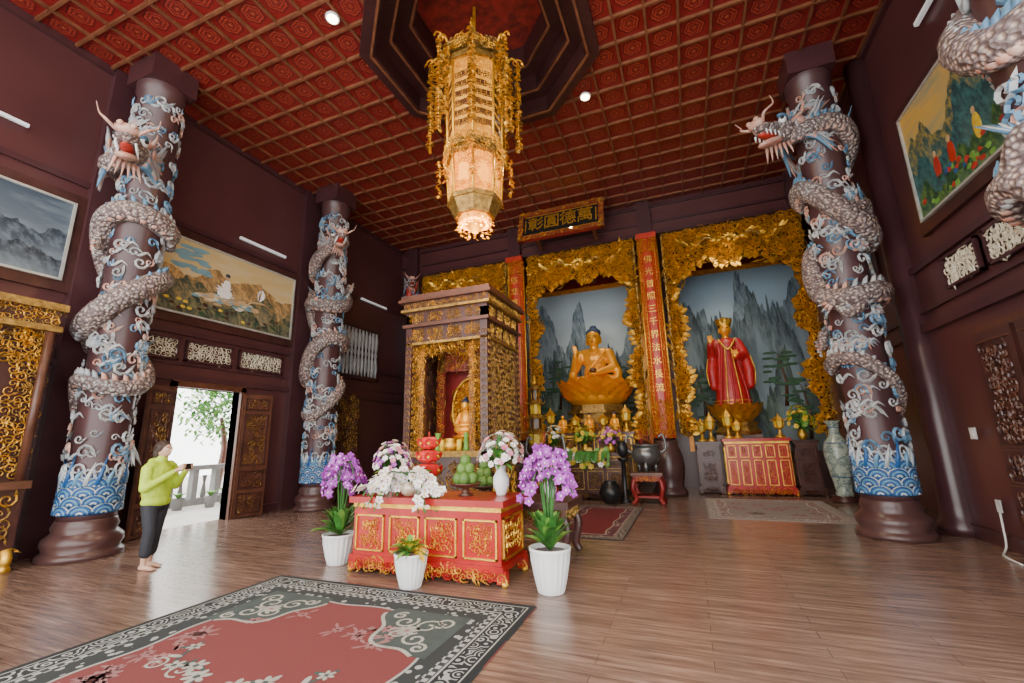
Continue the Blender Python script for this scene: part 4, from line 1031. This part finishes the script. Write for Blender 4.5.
orchid('potted_purple_orchid',-1.43,4.56,.2,.42,.6,1.28,.27,PURP)
b=MB(); x,y=-2.88,4.26; ribbed_pot(b,x,y,.17,.34,WHITE)
for i in range(90):
    a=random.uniform(0,2*PI); b.leaf((x,y,.33),V((math.cos(a),math.sin(a)*.4-.2,random.uniform(.3,2.4))),random.uniform(.2,.36),.06,(GREEN,LGREEN,YEL)[i%3 if i%4 else 2],.5)
b.obj('potted_croton_plant')
BOWLP=mt('patterned_bowl',(.4,.3,.15),.3,.2,(.75,.7,.6),25)
b=MB(); x,y=-3.2,4.68
b.lathe([(.06,0),(.1,.03),(.13,.09),(.1,.14),(.09,.16)],BOWLP,(x,y,TH+.002),24)
for k in range(26):
    sx=(-1 if k%2 else 1); a=(0 if sx>0 else PI)+random.uniform(-1.2,1.2); d=V((math.cos(a),math.sin(a)*.25-.3,0)); L=random.uniform(.25,.56)
    P=bez([(x,y,TH+.14),V((x,y,TH+.22+.03*(k%3)))+d*L*.5,V((x,y,TH+.13))+d*L*.85,V((x,y,TH-.14))+d*L*1.15],7)
    b.tube(P,.008,GREEN,5)
    for j in range(12):
        q=P[int(len(P)*.2+len(P)*.79*j/12)]; nr=V((random.uniform(-1,1),random.uniform(-1,.0),random.uniform(-.1,1)))
        if q.y>TY0-.08: q=V((q.x,q.y,max(q.z,TH+.07)))
        b.flower(q+nr.normalized()*.04,nr,.055,PETW,YEL if j%2 else PINK,5)
for i in range(30):
    a=random.uniform(0,6.28); b.leaf((x,y,TH+.2),V((math.cos(a),math.sin(a),.8)),.36,.07,GREEN,.4)
b.obj('white_orchid_arrangement')
bouquet('mixed_flower_vase',-3.72,5.02,TH+.002,.27,.4,[PETW,PETW,PETW,PINK,PURP],100,WHITE,.26,.08,.15)
bouquet('mixed_flower_vase',-2.12,4.95,TH+.002,.28,.4,[PETW,PETW,PINK,PETW],110,WHITE,.34,.09,.15)
FR=mt('green_pomelo',(.13,.25,.04),.5,0,(.07,.15,.025),8,.2,80)
def fruit_stand(name,x,y,z,s=1.,m=FR):
    b=MB(); b.lathe([(.1*s,0),(.05*s,.03),(.04*s,.08*s),(.16*s,.12*s),(.2*s,.15*s),(.15*s,.14*s)],BWOOD,(x,y,z),20)
    for k,(dx,dy,dz) in enumerate([(.09*math.cos(i*2*PI/5),.09*math.sin(i*2*PI/5),.2) for i in range(5)]+[(.05*math.cos(i*2*PI/3),.05*math.sin(i*2*PI/3),.31) for i in range(3)]+[(0,0,.41)]):
        b.ell((x+dx*s,y+dy*s,z+dz*s),(.068*s,.068*s,.075*s),m,12,8); b.tube([(x+dx*s,y+dy*s,z+dz*s+.07*s),(x+dx*s,y+dy*s,z+dz*s+.09*s)],.008,BWOOD,4)
    b.obj(name)
fruit_stand('fruit_pyramid_stand',-2.54,4.85,TH+.001,.98)
fruit_stand('fruit_pyramid_stand',-2.75,5.8,.721,1.0)
b=MB(); x,y=-3.2,5.08
LRED=mt('red_lantern_shade',(.7,.02,.02),.4,0,(.5,.012,.015),8)
b.lathe([(.1,0),(.1,.03),(.04,.05),(.04,.22)],RED,(x,y,TH),14)
for k,r_ in enumerate((.15,.14,.12)):
    z=TH+.2+k*.17
    b.lathe([(r_*.7,0),(r_,.03),(r_,.12),(r_*.7,.15)],LRED,(x,y,z),6,None,False)
    for i in range(6):
        a=i*PI/3; b.petal((x+r_*.9*math.cos(a),y+r_*.9*math.sin(a),z+.02),V((math.cos(a)*.3,math.sin(a)*.3,1)),V((math.cos(a),math.sin(a),0)),.12,.11,LRED,.2); b.ell((x+r_*math.cos(a),y+r_*math.sin(a),z+.07),.022,YEL,6,4)
b.tube([(x,y,TH+.1),(x,y,TH+.76)],[.03,.01],RED,8)
b.obj('red_lotus_lantern')
bouquet('pink_flower_vase',-1.8,5.85,.722,.2,.3,[PURP,PINK],50,WHITE,.28,.08)
# ------------------------------------------------------------------ rugs
def rug_mat(name,hx,hy,field,dark,light,mid,BW=.42):
    n=NT(name); c=n.coord(); x,y,_=n.sep(c)
    d=n.math('MINIMUM',n.math('SUBTRACT',hx,n.math('ABSOLUTE',x)),n.math('SUBTRACT',hy,n.math('ABSOLUTE',y)))
    def sq(k):
        a=n.math('GREATER_THAN',n.math('SINE',n.math('MULTIPLY',x,k)),0.); b_=n.math('GREATER_THAN',n.math('SINE',n.math('MULTIPLY',y,k)),0.)
        return n.math('ABSOLUTE',n.math('SUBTRACT',a,b_))
    def band(src,a,e): return n.math('MULTIPLY',n.math('GREATER_THAN',src,a),n.math('LESS_THAN',src,e))
    wob=n.math('MULTIPLY_ADD',n.math('ADD',n.math('SINE',n.math('MULTIPLY',x,8)),n.math('SINE',n.math('MULTIPLY',y,8))),.022,d)
    nz=n.noise(c,150,1); col=n.mix(nz,field,tuple(q*.7 for q in field))
    col=n.mix(band(wob,0,BW+.1),col,mid)
    col=n.mix(band(wob,BW+.075,BW+.1),col,light)
    col=n.mix(n.math('MULTIPLY',band(d,BW-.08,BW+.06),n.math('LESS_THAN',n.voro(c,11),.3)),col,light)
    col=n.mix(band(d,0,BW*.62),col,dark)
    vv=n.voro(c,8.5); rings=n.math('GREATER_THAN',n.math('SINE',n.math('MULTIPLY',vv,26)),.4)
    col=n.mix(n.math('MULTIPLY',band(d,BW*.2,BW*.52),rings),col,light)
    col=n.mix(band(d,BW*.56,BW*.6),col,light)
    col=n.mix(n.math('MULTIPLY',band(d,BW*.62,BW*.76),sq(75)),col,light)
    col=n.mix(band(d,BW*.13,BW*.16),col,light)
    n.bump(nz,.4,.005)
    return n.fin(col,.9)
RHX,RHY=1.56,2.3
b=MB(); RM=rug_mat('red_rug_pile',RHX,RHY,(.22,.045,.045),(.008,.012,.014),(.36,.38,.36),(.025,.032,.033)); b.box(-RHX,RHX,-RHY,RHY,0,.012,RM)
RL=mt('rug_motif_beige',(.45,.45,.4),.9); RD=mt('rug_motif_dusk',(.36,.17,.17),.9); RG=mt('rug_motif_grey_green',(.06,.085,.08),.9); RD2=mt('rug_motif_deep',(.1,.02,.024),.9)
z=.0135
for sy in(-1,1):
    for sx in(-1,1):
        X,Y=sx*1.01,sy*1.75
        pts=[(X-sx*.62*math.cos(t)*(1+.08*math.cos(7*t)),Y-sy*.62*math.sin(t)*(1+.08*math.cos(7*t))) for t in [i*PI/2/24 for i in range(25)]]
        vs=[(X+sx*.12,Y+sy*.12,z)]+[(p[0],p[1],z) for p in pts]
        vs.insert(1,(X-sx*.62,Y+sy*.12,z)); vs.append((X+sx*.12,Y-sy*.62,z))
        b.add(vs,[(0,i,i+1) for i in range(1,len(vs)-1)],RG)
        b.ribbon(pts,.016,RL,z+.001)
        for (u,v,r_,a0,h) in((.15,.15,.13,0,1),(.38,.12,.11,1,-1),(.12,.38,.11,2,1),(.33,.33,.1,3,-1),(.05,.05,.1,4,1),(.5,.02,.07,1,1),(.02,.5,.07,2,-1),(.25,.25,.07,0,1)):
            b.fspiral(X-sx*u,Y-sy*v,r_,a0,h*sx*sy,RL,z+.0012,.013)
        b.fflower(X-sx*.27,Y-sy*.27,.09,RL,RD,z+.002,8)
        P=[(sx*(.05+.62*t),sy*(.12+.75*t+.18*math.sin(t*6))) for t in [i/20 for i in range(21)]]
        b.ribbon(P,.014,RG,z)
        for i in range(1,21,2):
            a=random.uniform(0,6); b.fell(P[i][0]+.05*math.cos(a),P[i][1]+.05*math.sin(a),.06,.022,a,(RL,RG)[i%4//2],z+.001)
        for i in(4,9,14,19): b.fflower(P[i][0],P[i][1],.1-.002*i,RL,RG,z+.0015,6)
        for i in(7,16): b.fspiral(P[i][0]+sx*.1,P[i][1]-sy*.08,.09,random.uniform(0,6),sx,RL,z+.001,.009)
for i in range(12):
    a=i*PI/6; b.fell(.22*math.cos(a),.22*math.sin(a),.12,.05,a,(RL,RG)[i%2],z+.001)
b.fflower(0,0,.18,RL,RG,z+.002,8)
for i in range(44):
    sx=random.choice((-1,1)); x=sx*random.uniform(.1,.85); y=random.uniform(-1.6,1.6)
    if abs(y)<.95 and abs(x)<.7: x=sx*random.uniform(.75,.9)
    b.fflower(x,y,random.uniform(.05,.08),RD,RD2,z+.0004,7)
    for k in range(4):
        a=random.uniform(0,6); b.fell(x+.1*math.cos(a),y+.1*math.sin(a),.045,.014,a,RD,z+.0002)
b.obj('red_patterned_rug',loc=(-3.0,4.13-RHY,.0))
b=MB(); b.box(-1.18,1.18,-1.35,1.35,0,.01,rug_mat('grey_rug_pile',1.18,1.35,(.36,.3,.28),(.24,.2,.19),(.52,.49,.45),(.28,.19,.17),.3))
for i in range(14): b.fflower(random.uniform(-.7,.7),random.uniform(-.8,.8),.13,RD,RL,.0115,8)
b.obj('grey_patterned_rug',loc=(1.35,10.5,0))
b=MB(); b.box(-.7,.7,-1.6,1.6,0,.01,rug_mat('maroon_runner_pile',.7,1.6,(.16,.014,.018),(.02,.014,.02),(.35,.3,.24),(.09,.02,.035),.25)); b.obj('maroon_runner_rug',loc=(-1.75,8.55,0))
# ------------------------------------------------------------------ person
def person(px,py,fd):
    F=V((fd[0],fd[1],0)).normalized(); Sd=V((-F.y,F.x,0)); E=empty('visitor_taking_photo')
    T=lambda f,s,z: V((px,py,0))+F*f+Sd*s+V((0,0,z))
    JK=mt('neon_jacket',(.55,.74,.04),.6,0,(.36,.52,.025),9,.5,22); PT=mt('black_trousers',(.02,.022,.03),.7,0,None,8,.3,20); SK=mt('skin',(.6,.36,.25),.5,0,(.55,.32,.22),6); HR=mt('dark_hair',(.05,.028,.02),.55,0,None,30,.5,80)
    R=Matrix((F,Sd,V((0,0,1)))).transposed()
    b=MB()
    b.ell(T(-.01,0,1.12),(.125,.2,.2),JK,R=R); b.ell(T(-.01,0,.92),(.135,.185,.18),JK,R=R); b.ell(T(0,0,.8),(.14,.19,.08),JK,R=R)
    b.cap(T(-.01,-.15,1.25),T(-.01,.15,1.25),.065,.065,JK); b.cap(T(-.01,0,1.25),T(0,0,1.34),.075,.065,JK)
    b.ell(T(-.08,0,1.3),(.07,.11,.06),JK,R=R)
    for s in(-1,1):
        b.cap(T(-.01,.19*s,1.22),T(.03,.24*s,.98),.066,.055,JK); b.cap(T(.03,.24*s,.98),T(.27,.1*s,1.17),.053,.038,JK)
        for q in(.25,.5,.75): b.ell(T(.03+.24*q,(.24-.14*q)*s,.98+.19*q),(.052-.012*q,.052-.012*q,.045),JK)
    b.remesh('jacket',JK,.014,E,2)
    b=MB()
    b.ell(T(0,0,.78),(.12,.17,.11),PT,R=R)
    for s,f in((-1,.03),(1,-.05)):
        b.cap(T(0,.085*s,.76),T(f+.02,.085*s,.46),.095,.075,PT); b.cap(T(f+.02,.085*s,.46),T(f,.08*s,.2),.075,.07,PT)
    b.remesh('trousers',PT,.014,E,3)
    b=MB()
    for s,f in((-1,.03),(1,-.05)):
        b.cap(T(f,.08*s,.24),T(f-.01,.08*s,.07),.045,.032,SK); b.cap(T(f-.03,.08*s,.035),T(f+.09,.09*s,.025),.033,.027,SK); b.ell(T(f+.12,.092*s,.018),(.045,.04,.016),SK,R=R)
        for k in range(5): b.cap(T(f+.13,.065*s+.014*k*s,.014),T(f+.165-.008*k,.062*s+.015*k*s,.011),.011-.001*k,.009-.0008*k,SK,8)
    b.remesh('feet',SK,.007,E,1)
    b=MB()
    b.cap(T(-.0,0,1.3),T(.01,0,1.4),.05,.047,SK); b.ell(T(.015,0,1.455),(.088,.072,.1),SK,20,14,R=R); b.ell(T(.04,0,1.41),(.055,.05,.055),SK,R=R)
    b.ell(T(.108,0,1.445),(.018,.014,.024),SK,8,6,R=R); b.ell(T(.092,0,1.405),(.015,.024,.01),SK,8,6,R=R)
    for s in(-1,1): b.ell(T(.01,.075*s,1.45),(.018,.01,.03),SK,8,6,R=R)
    b.remesh('head',SK,.007,E,2)
    b=MB()
    b.ell(T(-.012,0,1.485),(.1,.084,.092),HR,20,14,R=R); b.ell(T(-.05,0,1.42),(.06,.078,.1),HR,16,10,R=R)
    for s in(-1,1): b.ell(T(0.0,.074*s,1.475),(.045,.018,.055),HR,12,8,R=R)
    b.remesh('hair',HR,.008,E,1)
    b=MB()
    for s in(-1,1):
        b.ell(T(.093,.032*s,1.462),(.01,.014,.008),WHITE,8,6,R=R); b.ell(T(.101,.032*s,1.462),.005,BLACK,6,5); b.tube([T(.098,.018*s,1.482),T(.1,.034*s,1.487),T(.09,.05*s,1.48)],.003,HR,4)
    b.ell(T(.104,0,1.403),(.004,.018,.005),PINK,8,4,R=R)
    b.obj('face_details',E)
    b=MB()
    for s in(-1,1):
        b.cap(T(.27,.1*s,1.17),T(.31,.085*s,1.2),.026,.022,SK); b.ell(T(.335,.082*s,1.222),(.03,.014,.04),SK,12,8,R=R)
        for k in range(4):
            z=1.195+.018*k
            b.cap(T(.345,.084*s,z),T(.375,.08*s,z+.012),.009,.008,SK,8); b.cap(T(.375,.08*s,z+.012),T(.382,.052*s-.004*k*s,z+.016),.008,.007,SK,8)
        b.cap(T(.325,.078*s,1.24),T(.338,.055*s,1.258),.01,.009,SK,8)
    b.remesh('hands',SK,.0045,E,1)
    b=MB()
    M_=Matrix.Translation(T(.365,0,1.235))@R.to_4x4()
    b.box(-.005,.005,-.075,.075,-.038,.038,BLACK,M_); b.box(-.0062,-.005,-.068,.068,-.033,.033,mt('phone_screen',(.2,.25,.3),.1,0,emit=.6),M_)
    b.obj('phone',E)
person(-6.52,3.84,(.95,.3))
# ------------------------------------------------------------------ outside through the door
b=MB(); PAV=mt('outdoor_paving',(.6,.58,.53),.8,0,(.45,.43,.4),3)
b.box(-24,XL-.2,-4,20,-.25,-.05,PAV); b.obj('courtyard_ground')
b=MB(); ST=mt('stone_balustrade',(.26,.26,.25),.7,0,None,5)
for i in range(24):
    y=1+i*.6; b.box(-12.6,-12.4,y-.07,y+.07,-.05,.9,ST); b.lathe([(.04,.0),(.07,.2),(.03,.5),(.06,.7)],ST,(-12.5,y+.3,0),8)
b.box(-12.62,-12.38,.8,15,.85,.97,ST); b.box(-12.62,-12.38,.8,15,-.05,.12,ST); b.obj('stone_balustrade')
def tree(x,y,h,r):
    b=MB(); b.tube(bez([(x,y,-.05),(x+.1,y+.1,h*.4),(x-.1,y,h*.75)],5),[.16-.01*i for i in range(11)],BWOOD,8)
    for i in range(1000):
        d=V((random.gauss(0,1),random.gauss(0,1),random.gauss(0,.8))); d=d.normalized()*random.uniform(.4,1)
        p=V((x,y,h*.85))+d*r; dd=V((random.uniform(-1,1),random.uniform(-1,1),random.uniform(-1,.6)))
        b.petal(p,dd,V((0,0,1)),.24,.11,random.choice((GREEN,LGREEN)),.1)
    b.obj('courtyard_tree')
tree(-16,11.3,3.3,1.4); tree(-17.5,14.5,2.9,1.2)
b=MB()
for i in range(5): 
    x=-11.6-.3*(i%2); y=6.9+i*.6; b.lathe([(.1,0),(.15,.25),(.16,.28)],ST,(x,y,-.05),10)
    for k in range(20):
        a=random.uniform(0,6.28); b.leaf((x,y,.2),V((math.cos(a),math.sin(a),1.5)),.4,.06,(GREEN,LGREEN)[k%2],.5)
b.obj('potted_courtyard_plants')
# ------------------------------------------------------------------ lights
def spot(name,loc,tgt,e,col=(1,.85,.6),ang=80,rad=.08):
    L=bpy.data.lights.new(name,'SPOT'); L.energy=e; L.color=col; L.spot_size=math.radians(ang); L.spot_blend=.6; L.shadow_soft_size=rad
    o=bpy.data.objects.new(name,L); bpy.context.collection.objects.link(o); o.location=loc
    o.rotation_euler=(V(tgt)-V(loc)).to_track_quat('-Z','Y').to_euler(); return o
for x,y in((-4.6,4.25),(-1.25,7.45),(-1.0,3.0),(-7,1.0)):  # last two downlights are added out of view to brighten the room
    E=empty('ceiling_downlight'); b=MB(); b.lathe([(.11,-.03),(.11,0)],STEEL,(x,y,H-.055),20); b.lathe([(.085,-.04),(.085,-.03)],GLOW,(x,y,H-.055),20); b.obj('lamp_disc',E)
    s_=spot('lamp_light',(x,y,H-.15),(x,y,0),320,ang=130); s_.parent=E
spot('altar_spotlight',(-2.5,12.6,6.6),(-2.5,13.2,3.4),120,ang=90)
spot('altar_spotlight',(-2.5,11.0,7.2),(-2.5,13.3,3.6),240,ang=50)
spot('altar_spotlight',(1.3,12.7,6.5),(1.25,13.4,3.2),100,ang=90)
spot('altar_spotlight',(1.3,11.0,7.2),(1.25,13.6,3.4),200,ang=50)
w=bpy.data.worlds.new('World'); bpy.context.scene.world=w; w.use_nodes=True
bg=w.node_tree.nodes['Background']; bg.inputs[0].default_value=(1,.985,.96,1); bg.inputs[1].default_value=6.4
# ------------------------------------------------------------------ camera
f,yaw,pitch,roll=436.4,math.radians(21.43),math.radians(12.49),math.radians(-1.31)
fw=V((-math.sin(yaw)*math.cos(pitch),math.cos(yaw)*math.cos(pitch),math.sin(pitch))); r=V((math.cos(yaw),math.sin(yaw),0)); u=r.cross(fw)
r,u=r*math.cos(roll)+u*math.sin(roll), -r*math.sin(roll)+u*math.cos(roll)
cam=bpy.data.cameras.new('camera'); co=bpy.data.objects.new('camera',cam); bpy.context.collection.objects.link(co)
M_=Matrix((r,u,-fw)).transposed().to_4x4(); M_.translation=(0,0,1.5); co.matrix_world=M_
cam.sensor_width=36; cam.lens=f/1024*36; cam.clip_start=.05
bpy.context.scene.camera=co
